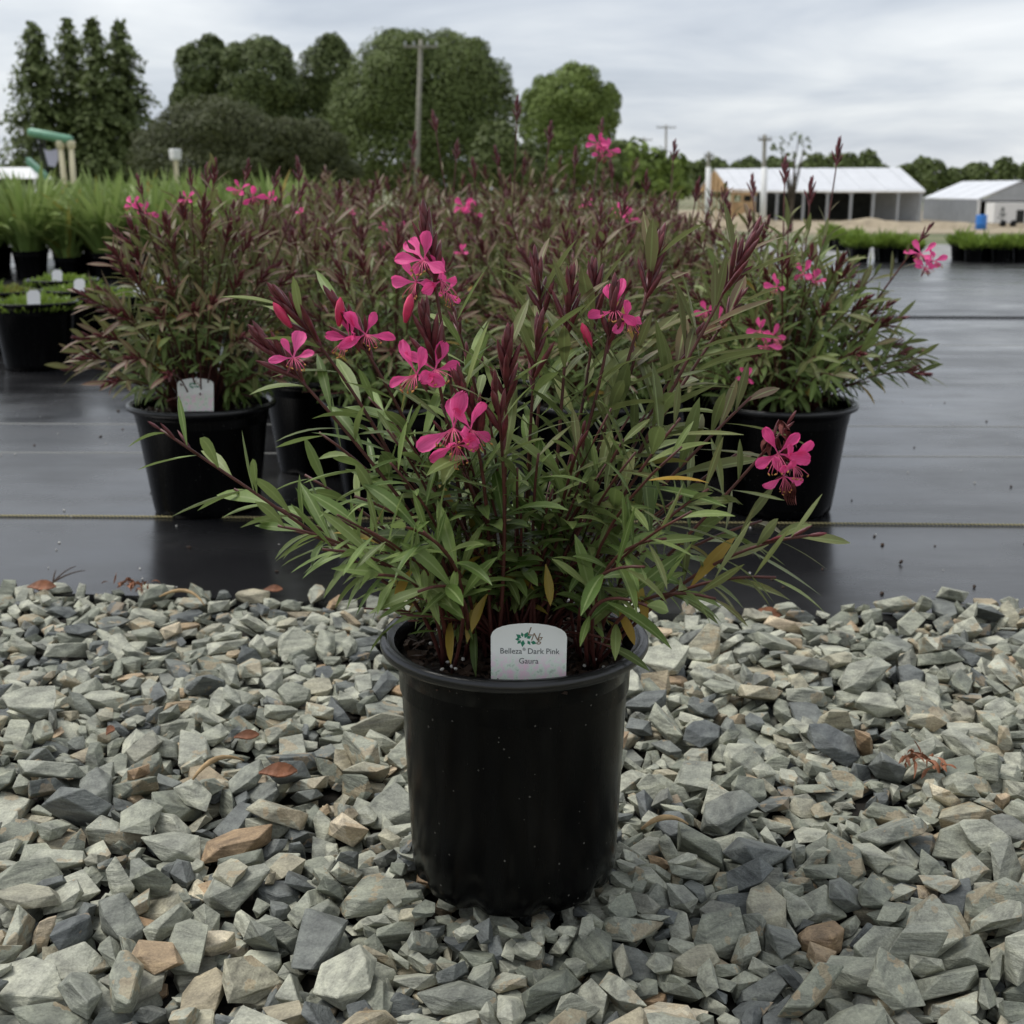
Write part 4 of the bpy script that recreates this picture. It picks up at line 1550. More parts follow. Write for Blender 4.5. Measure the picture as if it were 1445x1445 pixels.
# ------------------------------------------------------------------ litter on gravel and fabric
def litter(px, py, z, kindn, size, rot, label, cat):
    """a fallen leaf or bract lying at the spot the photo shows"""
    d = P(px, py, 1.0) - Vector((0, 0, HCAM))
    p = Vector((0, 0, HCAM)) + d * ((z - HCAM) / d.z)
    r_ = random.Random(px)
    g_ = MB()
    m_ = M['dryleaf']
    if kindn == 'leaf':
        vs_ = leaf_geo(Vector((0, 0, 0)), Vector((math.cos(rot), math.sin(rot), .10)), Vector((.2, -.5, 1)), size, size * .40, .25, .35, .6)
        g_.add(vs_ + [v - Vector((0, 0, .0012)) for v in vs_], LF + [tuple(i + 21 for i in reversed(f)) for f in LF])
    elif kindn == 'straw':
        m_ = M['straw']
        d_ = Vector((math.cos(rot), math.sin(rot), 0))
        tube(g_, bez(Vector((0, 0, 0)), d_ * size * .6 + Vector((0, 0, size * .35)), d_ * size + Vector((d_.y, -d_.x, 0)) * size * .3, 8), [.0012, .002, .0026, .003, .003, .0026, .002, .0016, .0008], 5)
    elif kindn == 'twig':
        m_ = M['twig']
        for i in range(3):
            d_ = Vector((math.cos(rot + i * .7), math.sin(rot + i * .7), r_.uniform(.1, .5)))
            tube(g_, bez(Vector((0, 0, 0)), d_ * size * .5 + Vector((0, 0, .008)), d_ * size, 5), [.0014, .0014, .0012, .001, .0008, .0005], 4)
    else:
        for i in range(34):
            b_ = Vector((r_.gauss(0, size * .35), r_.gauss(0, size * .22), r_.uniform(0, .012)))
            g_.add(leaf_geo(b_, Vector((r_.gauss(0, 1), r_.gauss(0, 1), r_.uniform(-.1, .7))), Vector((r_.gauss(0, 1), r_.gauss(0, 1), 1)), size * r_.uniform(.3, .6), size * .12, r_.uniform(0, 3), .6, 1.5), LF)
    o_ = g_.build({'leaf': 'dry_leaf', 'straw': 'dry_stalk', 'twig': 'twig', 'clump': 'withered_clump'}[kindn], m_, None, True)
    o_.location = p
    tag(o_, label, cat)


litter(1058, 868, .006, 'leaf', .05, .1, 'rust brown oval leaf lying on the fabric edge at right', 'dry leaf')
litter(372, 832, .012, 'leaf', .030, .2, 'small orange brown leaf by the dark stone at the fabric edge', 'dry leaf')
litter(38, 828, .014, 'leaf', .045, .1, 'rusty leaf on the gravel edge at far left', 'dry leaf')
litter(225, 842, .022, 'straw', .085, -.2, 'pale straw lying along the gravel edge at left', 'dry stalk')
litter(185, 830, .026, 'clump', .035, 0, 'withered brown flower head on the gravel edge at left', 'withered bloom')
litter(1300, 1078, .038, 'clump', .034, 0, 'withered red-brown clump lying on the gravel at right', 'withered bloom')
litter(330, 1040, .036, 'leaf', .028, .3, 'reddish leaf scrap between the stones left of the pot', 'dry leaf')
litter(272, 1100, .036, 'straw', .060, 1.1, 'bent straw stalk on the gravel left of the pot', 'dry stalk')
litter(365, 1090, .034, 'leaf', .040, .15, 'curled brown leaf beside a cream stone left of the pot', 'dry leaf')
litter(150, 1036, .036, 'leaf', .022, 1.5, 'small pointed brown leaf standing between stones at left', 'dry leaf')
litter(75, 822, .018, 'twig', .050, .4, 'dark thin twig at the fabric edge at far left', 'twig')
litter(905, 1170, .034, 'straw', .045, .5, 'thin reddish stalk on the gravel right of the pot', 'dry stalk')

g_, q_ = MB(), MB()
for i in range(210):
    x, y = rng.uniform(-1.4, 1.5), 1.9 + 2.2 * rng.random() ** 1.6
    if y < EDGE(x) + .02:
        continue
    tgt = g_ if rng.random() < .45 else q_
    sz = rng.uniform(.0012, .0034) * (1 if tgt is g_ else 1.8)
    bud_geo(tgt, Vector((x, y, fab_z(x, y) + .001)), Vector((rng.gauss(0, 1), rng.gauss(0, 1), .2)), sz * 1.8, sz * .6)
kind(tag(g_.build('perlite_specks', M['perlite'], None, True), 'white perlite specks scattered over the black fabric', 'perlite'), 'stuff')
kind(tag(q_.build('bark_crumbs', M['bark'], None, True), 'dark crumbs of bark scattered over the black fabric', 'bark'), 'stuff')


# ------------------------------------------------------------------ trees
def card(mb, c, nrm, s, tint, r_):
    a_, b_ = frame(nrm)
    th = r_.uniform(0, 6.28)
    u_ = a_ * math.cos(th) + b_ * math.sin(th)
    v_ = nrm.normalized().cross(u_)
    k = s * .5
    mb.add([c - u_ * k * .3 - v_ * k, c + u_ * k * .9 - v_ * k * .25 + nrm * k * .3, c + u_ * k * .2 + v_ * k * 1.1, c - u_ * k - v_ * k * .1 - nrm * k * .25], [(0, 1, 2, 3)], tint)


def crown(mb, lobes, n, s, r_, tone=.0, spread=.36, inner=.60):
    """leaf clumps spread through lumpy lobes"""
    g_ = np.random.default_rng(r_.randint(0, 10 ** 6))
    wsum = [l[1][0] * l[1][2] for l in lobes]
    for (c, rad), w_ in zip(lobes, wsum):
        m_ = int(n * w_ / sum(wsum))
        d_ = g_.normal(size=(m_, 3))
        d_ /= np.linalg.norm(d_, axis=1, keepdims=True)
        flip = (d_[:, 2] < -.5) & (g_.random(m_) < .6)
        d_[flip, 2] *= -1
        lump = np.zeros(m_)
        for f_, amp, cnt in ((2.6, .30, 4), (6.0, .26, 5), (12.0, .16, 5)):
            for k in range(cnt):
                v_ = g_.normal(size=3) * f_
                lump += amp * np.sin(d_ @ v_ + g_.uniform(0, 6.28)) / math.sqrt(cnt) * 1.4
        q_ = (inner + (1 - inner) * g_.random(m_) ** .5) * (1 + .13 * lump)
        p = np.array(c)[None] + d_ * np.array(rad)[None] * q_[:, None]
        nn = d_ + g_.normal(size=(m_, 3)) * spread + np.array([0, 0, .25])
        nn /= np.linalg.norm(nn, axis=1, keepdims=True)
        u_ = np.cross(nn, g_.normal(size=(m_, 3)))
        u_ /= np.linalg.norm(u_, axis=1, keepdims=True)
        v_ = np.cross(nn, u_)
        k = (s * g_.uniform(.6, 1.4, m_) * .5)[:, None]
        V = np.stack([p - u_ * k * .3 - v_ * k, p + u_ * k * .9 - v_ * k * .25 + nn * k * .3, p + u_ * k * .2 + v_ * k * 1.1, p - u_ * k - v_ * k * .1 - nn * k * .25], 1).reshape(-1, 3)
        gr = np.clip(.5 + lump * .35 + g_.uniform(-.3, .3, m_), 0, 1)  # relief shading put into leaf colour: bulges lighter, hollows darker, plus random tone
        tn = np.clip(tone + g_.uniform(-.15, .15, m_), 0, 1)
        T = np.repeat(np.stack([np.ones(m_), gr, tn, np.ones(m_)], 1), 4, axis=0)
        mb.append((V, T))


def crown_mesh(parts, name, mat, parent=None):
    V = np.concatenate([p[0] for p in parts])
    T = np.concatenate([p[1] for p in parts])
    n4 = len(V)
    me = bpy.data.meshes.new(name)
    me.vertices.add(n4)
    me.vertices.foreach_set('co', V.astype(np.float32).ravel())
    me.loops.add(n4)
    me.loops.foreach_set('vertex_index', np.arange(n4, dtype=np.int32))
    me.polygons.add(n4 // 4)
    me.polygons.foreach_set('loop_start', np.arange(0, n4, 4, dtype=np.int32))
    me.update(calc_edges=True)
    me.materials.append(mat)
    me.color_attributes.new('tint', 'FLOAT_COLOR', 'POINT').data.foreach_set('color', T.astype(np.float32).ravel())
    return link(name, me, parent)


def px_lobe(px, py, rx, rz, Y, depth=.9):
    c = P(px, py, Y)
    k = Y / FPX * 1.03
    return (c, (rx * k, rx * k * depth, rz * k))


def tree(name, Y, base_px, lobes_px, n, s, tone, label, cat='tree', seed=1, limbs=5, group=None):
    r_ = random.Random(seed)
    b_ = P(base_px, 265, Y)
    b_.z = ground_z(Y)
    root_ = thing(name, b_, label, cat, group)
    lobes = [px_lobe(*l, Y) for l in lobes_px]
    lobes = [(c - b_, rad) for c, rad in lobes]
    if n > 3000:
        for c, rad in list(lobes):
            for k in range(9):
                an, el = r_.uniform(0, 6.28), r_.uniform(-.35, 1.45)
                q_ = r_.uniform(.22, .38)
                lobes.append((c + Vector((math.cos(an) * math.cos(el) * rad[0], math.sin(an) * math.cos(el) * rad[1], math.sin(el) * rad[2])) * .84, (rad[0] * q_, rad[1] * q_, rad[2] * q_)))
    top = max(c.z + rad[2] for c, rad in lobes)
    mid = max(c.z for c, rad in lobes)
    g_ = MB()
    w_ = max(.08, top * .028)
    tube(g_, [Vector((0, 0, -.2)), Vector((0, 0, top * .2)), Vector((.02 * top, 0, top * .5)), Vector((0, .02 * top, top * .8))], [w_, w_ * .8, w_ * .5, w_ * .15], 8)
    for i in range(limbs):
        c, rad = lobes[i % len(lobes)]
        st_ = Vector((0, 0, top * r_.uniform(.2, .5)))
        tube(g_, bez(st_, st_.lerp(c, .5) + Vector((0, 0, .05 * top)), c + Vector((r_.uniform(-.4, .4) * rad[0], r_.uniform(-.4, .4) * rad[1], .2 * rad[2])), 5), [w_ * .4, w_ * .35, w_ * .28, w_ * .2, w_ * .12, w_ * .05], 5)
    g_.build('trunk', M['trunk'], root_, True)
    g_ = []
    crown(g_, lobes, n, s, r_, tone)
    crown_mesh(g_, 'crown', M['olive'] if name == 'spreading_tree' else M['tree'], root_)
    return root_


def conifer(Y, px, top_py, halfw_px, seed, label, base_py=262):
    """narrow conical evergreen: drooping sprays set round a straight trunk"""
    r_ = random.Random(seed)
    b_ = P(px, 265, Y)
    b_.z = ground_z(Y)
    root_ = thing('conifer_tree', b_, label, 'tree', 'tall conical conifers at the left')
    tp_ = P(px, top_py, Y).z - b_.z
    R_ = halfw_px * Y / FPX
    g_ = MB()
    tube(g_, [Vector((0, 0, -.2)), Vector((0, 0, tp_ * .5)), Vector((0, 0, tp_ * .98))], [.35, .2, .03], 8)
    g_.build('trunk', M['trunk'], root_, True)
    g_ = MB()
    for i in range(850):
        t_ = r_.random() ** 1.0
        z = tp_ * (.06 + .93 * t_)
        prof_ = (1 - t_) ** .66 * (1 + .20 * math.sin(t_ * 34 + seed)) + .03
        a_ = r_.uniform(0, 6.28)
        L = R_ * prof_ * r_.uniform(.65, 1.12)
        n_b = max(4, int(L / .20))
        for k in range(n_b):
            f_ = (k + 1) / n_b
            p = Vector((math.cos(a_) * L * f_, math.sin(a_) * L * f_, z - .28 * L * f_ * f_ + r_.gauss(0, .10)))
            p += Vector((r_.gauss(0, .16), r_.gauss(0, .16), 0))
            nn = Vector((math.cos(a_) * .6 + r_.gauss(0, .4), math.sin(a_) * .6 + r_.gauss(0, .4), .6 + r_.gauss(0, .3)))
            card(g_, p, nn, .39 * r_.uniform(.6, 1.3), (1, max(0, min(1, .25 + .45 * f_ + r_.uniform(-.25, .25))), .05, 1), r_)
    g_.build('crown', M['tree'], root_)


conifer(118, 66, 30, 80, 1, 'leftmost of the four tall conical conifers')
conifer(121, 113, 24, 66, 2, 'second tall conical conifer from the left')
conifer(119, 148, 24, 66, 3, 'third tall conical conifer from the left')
conifer(122, 184, 28, 74, 4, 'rightmost of the four tall conical conifers')
tree('broadleaf_tree', 152, 292, [(292, 105, 40, 42), (280, 165, 36, 50), (305, 195, 40, 60)], 40000, .28, .0, 'dark rounded tree just right of the conifers', seed=11)
tree('broadleaf_tree', 150, 370, [(368, 118, 55, 54), (355, 180, 55, 60), (395, 190, 40, 60)], 48000, .28, .0, 'dark broad-crowned tree in the middle of the left group', seed=12)
tree('broadleaf_tree', 156, 462, [(462, 108, 42, 48), (450, 175, 40, 60), (480, 185, 36, 60)], 36000, .28, .03, 'dark tree half hidden behind the biggest round tree', seed=13)
tree('broadleaf_tree', 135, 594, [(592, 150, 104, 98), (530, 185, 76, 78), (664, 175, 66, 80), (595, 205, 115, 70), (560, 105, 60, 52), (640, 110, 56, 52)], 110000, .23, .22, 'biggest round-crowned tree behind the utility pole', seed=14, limbs=8)
tree('broadleaf_tree', 118, 808, [(806, 150, 50, 50), (845, 165, 28, 44), (770, 175, 32, 55), (815, 215, 55, 50)], 52000, .19, .75, 'brighter green round tree standing right of the biggest one', seed=15)
tree('spreading_tree', 100, 300, [(310, 200, 92, 58), (240, 222, 60, 42), (370, 215, 70, 45), (300, 240, 110, 40)], 46000, .17, .12, 'low wide olive tree in front of the dark trees', seed=16)
tree('spreading_tree', 102, 425, [(425, 215, 58, 40), (440, 240, 60, 40)], 26000, .17, .12, 'smaller low olive tree under the biggest round tree', seed=17)
tree('bush', 112, 880, [(880, 240, 40, 34), (930, 252, 40, 26)], 8000, .28, .15, 'dark green bush right of the bright green tree', 'bush', seed=18)
tree('bush', 110, 945, [(955, 256, 24, 18), (930, 252, 26, 18)], 4800, .28, .12, 'low dark bush behind the maroon tips at the shed', 'bush', seed=19)
tree('bush', 108, 705, [(700, 225, 34, 44), (735, 240, 34, 34)], 8000, .28, .05, 'dark bush between the two round trees', 'bush', seed=20)
for i, (px, py, rx, rz) in enumerate([(898, 228, 20, 30), (925, 235, 18, 26), (955, 240, 16, 22)]):
    tree('sapling', 62, px, [(px, py, rx, rz), (px + 6, py + 24, rx, 18)], 260, .30, .85, ['tall pale green sapling right of the pink flower on the skyline', 'middle pale green sapling before the dark bush', 'shortest pale green sapling nearest the shed'][i], seed=30 + i, limbs=4)
tree('thin_tree', 80, 1118, [(1098, 205, 10, 12), (1122, 198, 12, 12), (1138, 208, 8, 14), (1112, 218, 10, 10)], 70, .26, .1, 'thin nearly bare young tree in front of the white-roofed shed', seed=40, limbs=7)

# far wood along the horizon: one mass
r_ = random.Random(77)
g_ = []
lob = []
for i in range(86):
    px = -200 + i * 23 + r_.uniform(-8, 8)
    h_ = 14 + 16 * abs(mnoise.noise(Vector((i * .27, 3.3, 0)))) + r_.uniform(0, 9)
    if 1150 < px < 1240:
        h_ += 9
    if 1385 < px < 1425:
        h_ += 9
    Y = 270 + r_.uniform(-12, 12)
    lob.append(px_lobe(px, 262 - h_ * .35, 19, h_ * .75 + 8, Y))
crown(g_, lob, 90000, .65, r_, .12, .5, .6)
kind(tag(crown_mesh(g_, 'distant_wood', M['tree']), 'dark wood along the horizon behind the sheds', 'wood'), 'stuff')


# ------------------------------------------------------------------ poles and posts
def pole(px, top, Y, width, arm_px, label, lean=0.0, white_from=None, base_px=None):
    b_ = P(base_px or px, 265, Y)
    b_.z = ground_z(Y)
    root_ = thing('utility_pole', b_, label, 'utility pole', 'utility poles')
    t_ = P(px, top, Y) - b_
    g_ = MB()
    tube(g_, [Vector((0, 0, -.3)), t_ * .5, t_], [width * .5, width * .45, width * .36], 10)
    g_.build('shaft', M['wood'], root_, True)
    if arm_px:
        k = arm_px * Y / FPX
        g_ = MB()
        box(g_, t_ - Vector((0, .12 + width * .3, .35)), (k, .10, .12))
        a_ = g_.build('crossarm', M['wood'], root_)
        for x in (-.45, -.2, .2, .45):
            q_ = MB()
            lathe(q_, [(.05, 0), (.07, .05), (.04, .1), (.06, .15), (.02, .2)], 8, (t_.x + x * k, t_.y - .12 - width * .3, t_.z - .29))
            q_.build('insulator', M['galv'], a_, True)
    if white_from:
        w0 = P(px, white_from, Y) - b_
        g_ = MB()
        tube(g_, [Vector((t_.x * .1, 0, 0)), w0], width * .62, 10)
        g_.build('white_sleeve', M['white'], root_, True)


pole(594, 56, 68, .30, 46, 'tall weathered pole in front of the biggest round tree', base_px=584)
pole(940, 176, 165, .32, 26, 'far utility pole with crossarm behind the pale saplings')
pole(909, 194, 190, .32, 22, 'farthest small utility pole just left of the one with the crossarm')
pole(1000, 214, 92, .30, 12, 'white-sleeved pole at the left gable of the timber shed', white_from=236)
pole(1079, 190, 90, .34, 18, 'white-sleeved taller pole in front of the shed roof', white_from=236)

b_ = P(250, 262, 38)
root = thing('marker_post', (b_.x, b_.y, ground_z(38)), 'white post with a square cap standing behind the strap-leaved plants', 'post')
h_ = P(250, 226, 38).z - ground_z(38)
g_ = MB()
box(g_, (0, 0, h_ / 2), (.11, .11, h_))
g_.build('shaft', M['cream'], root)
g_ = MB()
lathe(g_, [(.0, 0), (.13, 0), (.17, .06), (.18, .28), (.16, .32), (0, .33)], 4, (0, 0, h_ - .01))
g_.build('cap', M['white'], root)

# ------------------------------------------------------------------ play structure at the left
Y = 58
b_ = P(85, 262, Y)
root = thing('play_structure', (b_.x, b_.y, ground_z(Y)), 'playground frame with a green tube on cream posts before the conifers', 'play structure')
o0 = root.location.copy()
a_, c_ = P(40, 186, Y) - o0, P(102, 198, Y) - o0
g_ = MB()
tube(g_, [a_, a_.lerp(c_, .06), a_.lerp(c_, .94), c_], [.13, .19, .19, .15], 16)
g_.build('tube', M['green'], root, True)
for (p0, p1) in (((85, 204), (93, 262)), ((100, 204), (103, 262))):
    t_, q_ = P(*p0, Y) - o0, P(*p1, Y) - o0
    q_.z = 0
    g_ = MB()
    tube(g_, [q_, t_], [.13, .12], 12)
    p_ = g_.build('post', M['cream'], root, True)
    g_ = MB()
    lathe(g_, [(.0, .16), (.18, .16), (.2, .06), (.18, -.12), (.13, -.2)], 12, tuple(t_))
    g_.build('collar', M['cream'], p_, True)
for px in (52, 58):
    t_ = P(px, 192, Y) - o0
    g_ = MB()
    tube(g_, [Vector((t_.x, .5, 0)), Vector((t_.x, .3, t_.z))], .06, 8)
    g_.build('post', M['dark'], root, True)
g_ = MB()
a_, c_ = P(40, 226, Y) - o0, P(66, 250, Y) - o0
prism(g_, [a_ + Vector((0, -.3, .12)), c_ + Vector((0, -.3, .12)), c_ + Vector((0, -.3, -.15)), a_ + Vector((0, -.3, -.15))], Vector((0, .6, 0)))
g_.build('slide', M['green'], root)
g_ = MB()
t_ = P(72, 222, Y) - o0
prism(g_, [t_ + Vector((x, 0, z)) for x, z in ((-.3, .35), (-.1, .28), (.1, .3), (.32, .38), (.3, -.1), (.12, -.42), (-.15, -.35))], Vector((0, .08, 0)))
g_.build('panel', M['lilac'], root)
Y = 75
b_ = P(15, 262, Y)
root = thing('white_tent', (b_.x, b_.y, ground_z(Y)), 'white tent roof at the far left edge below the conifers', 'tent')
z1, z2 = P(15, 252, Y).z - root.location.z, P(15, 236, Y).z - root.location.z
g_ = MB()
vs_ = [(-2.6, -1.5, z1), (2.0, -1.5, z1), (2.0, 1.5, z1), (-2.6, 1.5, z1), (-1.6, 0, z2), (1.2, 0, z2)]
g_.add(vs_, [(0, 1, 5, 4), (1, 2, 5), (2, 3, 4, 5), (3, 0, 4), (3, 2, 1, 0)])
g_.build('canopy', M['white'], root)
for x, y in ((-2.5, -1.4), (1.9, -1.4), (1.9, 1.4), (-2.5, 1.4)):
    g_ = MB()
    tube(g_, [Vector((x, y, 0)), Vector((x, y, z1 + .02))], .05, 8)
    g_.build('leg', M['white'], root)

# ------------------------------------------------------------------ white car seen between the stems
Y = 96
b_ = P(712, 262, Y)
root = thing('parked_car', (b_.x, b_.y, ground_z(Y)), 'white car parked below the dark bush, half hidden by maroon stems', 'car')
root.scale = (1, 1, 1)
zc = P(712, 262, Y).z - root.location.z - .25
g_ = MB()
side = [(-2.2, .45), (-2.2, .95), (-1.9, 1.05), (-1.0, 1.1), (-.5, 1.55), (1.2, 1.58), (1.8, 1.1), (2.2, 1.0), (2.25, .5), (1.9, .35), (-1.9, .35)]
prism(g_, [Vector((x, -.85, z)) for x, z in side], Vector((0, 1.7, 0)))
g_.build('body', M['carpaint'], root)
g_ = MB()
prism(g_, [Vector((x, -.865, z)) for x, z in ((-.8, 1.12), (-.42, 1.48), (.3, 1.5), (.3, 1.12))], Vector((0, .01, 0)))
g_.build('window', M['glass'], root)
g_ = MB()
prism(g_, [Vector((x, -.865, z)) for x, z in ((.4, 1.12), (.4, 1.5), (1.12, 1.5), (1.55, 1.12))], Vector((0, .01, 0)))
g_.build('window', M['glass'], root)
for x in (-1.35, 1.4):
    for y in (-.78, .78):
        g_ = MB()
        tube(g_, [Vector((x, y - .1, .33)), Vector((x, y + .1, .33))], .33, 18)
        wh = g_.build('wheel', M['rubber'], root, True)
        g_ = MB()
        tube(g_, [Vector((x, y - .11, .33)), Vector((x, y + .11, .33))], .19, 14)
        g_.build('rim', M['galv'], wh, True)
root.location.z += 0


# ------------------------------------------------------------------ sheds at the right
Y = 150.0
GB = ground_z(Y) + .03
root = thing('open_shed', (P(1150, 300, Y).x, Y, GB), 'long open-sided timber shed with a white metal roof', 'shed', 'white-roofed farm sheds')
o0 = root.location.copy()


def Q(px, py, y):
    return P(px, py, y) - o0


# the gable at the left shows, so the long side runs slightly towards the camera on the right
yl, yr, dep = 154.0, 147.0, 9.0
A, B = Q(1030, 264, yl), Q(1305, 274, yr)           # front eave
ze = (A.z + B.z) / 2
A.z = B.z = ze
C, D = Q(1008, 236, yl + dep * .5), Q(1270, 241, yr + dep * .5)    # ridge
zr = (C.z + D.z) / 2
C.z = D.z = zr
E_, F_ = Vector((2 * C.x - A.x, yl - Y + dep, ze)), Vector((2 * D.x - B.x, yr - Y + dep, ze))
for nm, pl4 in (('front', (A, B, D, C)), ('rear', (F_, E_, C, D))):
    n_p = 16
    ro = None
    for i in range(n_p):
        g_ = MB()
        u0, u1 = i / n_p + .0008, (i + 1) / n_p - .0008
        if nm == 'front':
            pp = [pl4[0].lerp(pl4[1], u0), pl4[0].lerp(pl4[1], u1), pl4[3].lerp(pl4[2], u1), pl4[3].lerp(pl4[2], u0)]
        else:
            pp = [pl4[1].lerp(pl4[0], u0), pl4[1].lerp(pl4[0], u1), pl4[2].lerp(pl4[3], u1), pl4[2].lerp(pl4[3], u0)]
        prism(g_, pp, Vector((0, 0, .08 + .02 * (i % 2))))
        g_.build('roof_panel', M['roofwhite'], root)
g_ = MB()
tube(g_, [A + Vector((0, -.06, -.1)), B + Vector((0, -.06, -.1))], .12, 4)
g_.build('gutter', M['white'], root)
# timber gable and framed end
g_ = MB()
zb = ze - .05
prism(g_, [A + Vector((0, 0, -.12)), C + Vector((0, 0, -.2)), E_ + Vector((0, 0, -.12))], Vector((.18, 0, 0)))
g_.build('gable', M['ply'], root)
for i in range(7):
    t_ = (i + .5) / 7
    p = A.lerp(E_, t_)
    g_ = MB()
    tpz = ze + (zr - ze) * (1 - abs(2 * t_ - 1)) - .35
    box(g_, (p.x - .12, p.y, tpz / 2), (.12, .16, tpz))
    g_.build('stud', M['ply'], root)
g_ = MB()
prism(g_, [Q(1032, 267, yl - .2), Q(1068, 268, yl - 1.1), Q(1068, 276, yl - 1.1), Q(1032, 275, yl - .2)], Vector((0, .1, 0)))
g_.build('header_beam', M['ply'], root)
g_ = MB()
prism(g_, [Vector((A.x - .1, yl - Y - .3, 0)), Q(1066, 300, yl - 1.1), Q(1066, 284, yl - 1.1), Vector((A.x - .1, yl - Y - .3, ze * .62))], Vector((0, .08, 0)))
g_.build('boarding', M['ply'], root)
for px in (1034, 1048, 1062):
    t_ = Q(px, 270, yl - .5)
    g_ = MB()
    box(g_, (t_.x, t_.y, t_.z / 2), (.3, .25, t_.z))
    g_.build('timber_post', M['ply'], root)
for px in (1068, 1100, 1138, 1172, 1205, 1236, 1270, 1301):
    u = (px - 1030) / 275
    p = A.lerp(B, u)
    g_ = MB()
    box(g_, (p.x, p.y + .15, ze / 2 - .05), (.26, .26, ze - .1))
    po = g_.build('post', M['galv'], root)
    for sx in (-1, 1):
        q_ = MB()
        tube(q_, [Vector((p.x, p.y + .15, ze - .55)), Vector((p.x + sx * .45, p.y + .15, ze - .15))], .06, 4)
        q_.build('brace', M['galv'], po)
g_ = MB()
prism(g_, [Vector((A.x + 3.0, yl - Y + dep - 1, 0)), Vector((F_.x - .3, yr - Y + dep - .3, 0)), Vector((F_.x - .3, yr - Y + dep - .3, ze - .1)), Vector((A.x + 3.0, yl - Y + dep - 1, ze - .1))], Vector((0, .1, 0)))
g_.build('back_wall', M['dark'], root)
g_ = MB()
prism(g_, [B + Vector((-.35, .4, -ze)), F_ + Vector((-.35, -.4, -ze)), F_ + Vector((-.35, -.4, -.1)), B + Vector((-.35, .4, -.1))], Vector((.08, 0, 0)))
g_.build('end_wall', M['galv'], root)

root2 = thing('grey_shed', (P(1380, 300, 140).x, 140, ground_z(140) + .03), 'grey metal shed with a white roof and dark open front at the right edge', 'shed', 'white-roofed farm sheds')
o0 = root2.location.copy()
a0, a1 = Q(1303, 284, 158), Q(1380, 282, 140)       # left wall, far to near
zt = a1.z
a0.z = zt
apx = Q(1442, 256, 140)
far_apx = Vector((apx.x + (a0.x - a1.x), a0.y, apx.z))
rt = Vector((2 * apx.x - a1.x, 0, zt))
far_rt = Vector((2 * far_apx.x - a0.x, a0.y, zt))
for i in range(8):
    u0, u1 = i / 8 + .001, (i + 1) / 8 - .001
    for (e0, e1, r0, r1) in ((a0, a1, far_apx, apx), (far_rt, rt, far_apx, apx)):
        g_ = MB()
        pp = [e0.lerp(e1, u0), e0.lerp(e1, u1), r0.lerp(r1, u1), r0.lerp(r1, u0)]
        if e0 is far_rt:
            pp = pp[::-1]
        prism(g_, pp, Vector((0, 0, .09 + .02 * (i % 2))))
        g_.build('roof_panel', M['roofwhite'], root2)
for i in range(9):
    g_ = MB()
    u0, u1 = i / 9 + .001, (i + 1) / 9 - .001
    p0, p1 = a0.lerp(a1, u0), a0.lerp(a1, u1)
    prism(g_, [Vector((p0.x, p0.y, 0)), Vector((p1.x, p1.y, 0)), Vector((p1.x, p1.y, zt - .05)), Vector((p0.x, p0.y, zt - .05))], Vector((.06 + .015 * (i % 2), .02, 0)))
    g_.build('wall_panel', M['greywall'], root2)
g_ = MB()
prism(g_, [a1 + Vector((.1, .02, -.1)), rt + Vector((-.1, .02, -.1)), apx + Vector((0, .02, -.12))], Vector((0, .12, 0)))
g_.build('gable', M['galv'], root2)
for x in (a1.x + .15, rt.x - .15):
    g_ = MB()
    box(g_, (x, .1, zt / 2), (.3, .3, zt))
    g_.build('post', M['white'], root2)
g_ = MB()
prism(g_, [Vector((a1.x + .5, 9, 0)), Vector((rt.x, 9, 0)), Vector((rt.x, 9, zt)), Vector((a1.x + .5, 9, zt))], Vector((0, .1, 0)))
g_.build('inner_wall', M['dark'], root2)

root3 = thing('white_trailer', (P(1425, 320, 128).x, 128, ground_z(128) + .03), 'white box trailer with a plant emblem and black door before the grey shed', 'trailer')
o0 = root3.location.copy()
a_, c_ = Q(1404, 286, 128), Q(1466, 319, 128)
g_ = MB()
w_, h_ = c_.x - a_.x, a_.z - .35
box(g_, (a_.x + w_ / 2, 1.2, .35 + h_ / 2), (w_, 2.4, h_))
g_.build('body', M['white'], root3)
g_ = MB()
d0 = Q(1435, 296, 128)
box(g_, (d0.x + .38, -.02, .35 + (d0.z - .35) / 2), (.76, .03, d0.z - .4))
g_.build('door', M['dark'], root3)
g_ = MB()
r_ = random.Random(5)
m0 = Q(1414, 302, 128)
for i in range(16):
    an = r_.uniform(0, 6.28)
    c = m0 + Vector((math.cos(an) * r_.uniform(.1, .5), -.012, math.sin(an) * r_.uniform(.1, .6)))
    L = r_.uniform(.08, .16)
    prism(g_, [c + Vector((-L, 0, 0)), c + Vector((0, 0, -L * .6)), c + Vector((L, 0, 0)), c + Vector((0, 0, L * .6))], Vector((0, .01, 0)))
tube(g_, [m0 + Vector((0, -.01, -.8)), m0 + Vector((.1, -.01, .1)), m0 + Vector((-.1, -.01, .6))], .03, 4)
g_.build('emblem', M['ink'], root3)
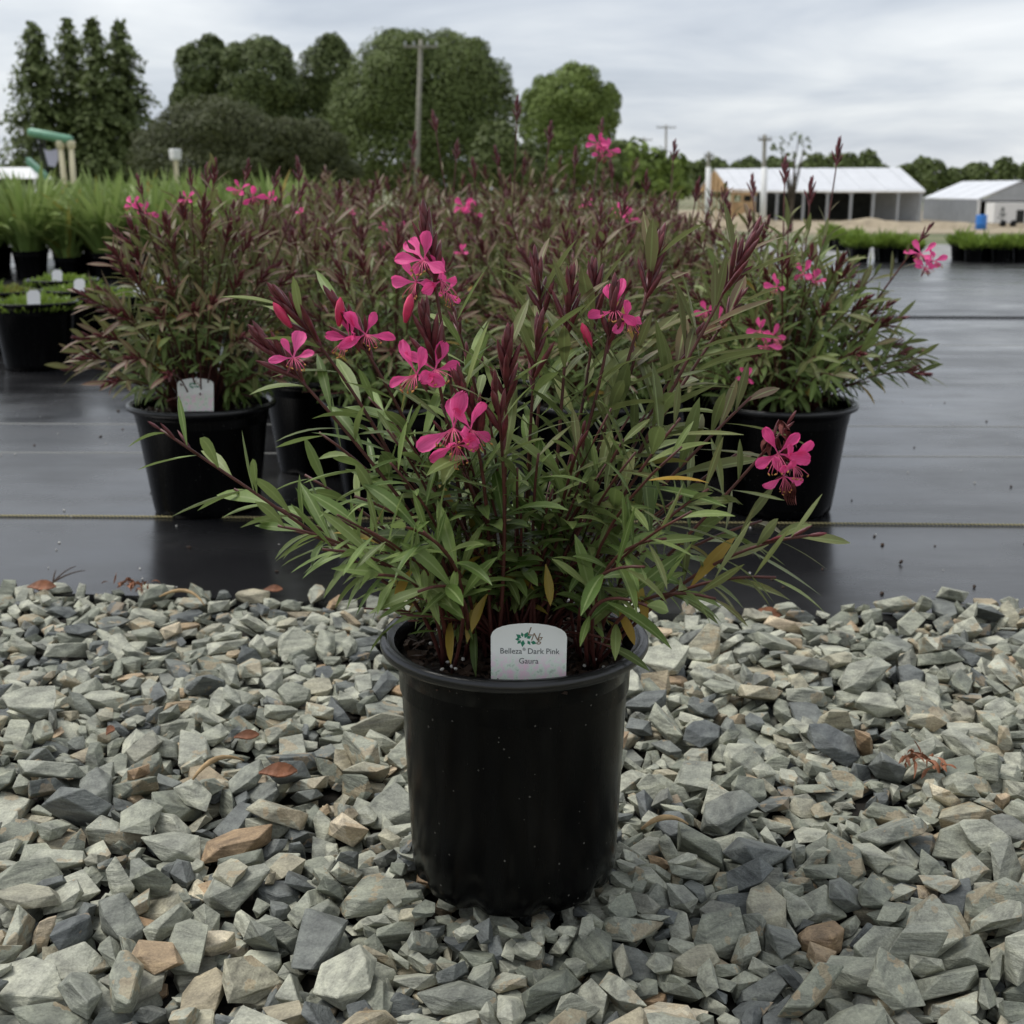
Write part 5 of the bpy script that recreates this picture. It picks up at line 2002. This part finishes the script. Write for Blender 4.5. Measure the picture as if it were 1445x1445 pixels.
for x in (a_.x + 1.0, a_.x + 2.0):
    g_ = MB()
    tube(g_, [Vector((x, -.02, .32)), Vector((x, .25, .32))], .32, 14)
    g_.build('wheel', M['rubber'], root3, True)

b_ = P(1384, 321, 120)
b_.z = ground_z(120) + .03
g_ = MB()
lathe(g_, [(0, 0), (.48, 0), (.5, .05), (.48, .4), (.5, .42), (.48, .46), (.5, .85), (.48, .9), (.5, 1.25), (.46, 1.3), (0, 1.3)], 20)
o = g_.build('drum', M['blue'], None, True)
o.location = b_
tag(o, 'bright blue plastic drum in front of the grey shed', 'drum')

# sand and rubble banked up in front of the sheds
for i, (px, py, Yh, rx, hz, lab) in enumerate([(1225, 311, 128, 7.0, .9, 'pale sand heap in front of the open shed'), (1345, 316, 122, 5.5, .7, 'tan sand heap between the two sheds'),
                                               (1060, 305, 120, 5.0, 1.5, 'brown earth bank at the left end of the open shed')]):
    b_ = P(px, py + 8, Yh)
    b_.z = ground_z(Yh) + .02
    r_ = random.Random(60 + i)
    g_ = MB()
    vs_, fs_ = [], []
    nr, na = 8, 26
    for k in range(nr + 1):
        q_ = k / nr
        for j in range(na):
            an = 2 * math.pi * j / na
            rr = rx * q_ * (1 + .2 * mnoise.noise(Vector((math.cos(an) * 1.5, math.sin(an) * 1.5, i))))
            z = hz * (math.cos(q_ * math.pi) * .5 + .5) * (1 + .4 * mnoise.noise(Vector((math.cos(an) * q_ * 3, math.sin(an) * q_ * 3, i + 4))))
            vs_.append((rr * math.cos(an), rr * .5 * math.sin(an), z - .1))
    for k in range(nr):
        for j in range(na):
            fs_.append((k * na + j, k * na + (j + 1) % na, (k + 1) * na + (j + 1) % na, (k + 1) * na + j))
    g_.add(vs_, fs_)
    o = g_.build('sand_heap', M['sand'], None, True)
    o.location = b_
    tag(o, lab, 'sand heap')
g_ = MB()
yy_ = [70, 95, 118, 125, 150, 220]
g_.add([(x, y, ground_z(y) + .025) for y in yy_ for x in (12 + y * .05, 60 + y * .5)], [(2 * i, 2 * i + 1, 2 * i + 3, 2 * i + 2) for i in range(len(yy_) - 1)])
kind(g_.build('sandy_yard', M['sand']), 'structure')
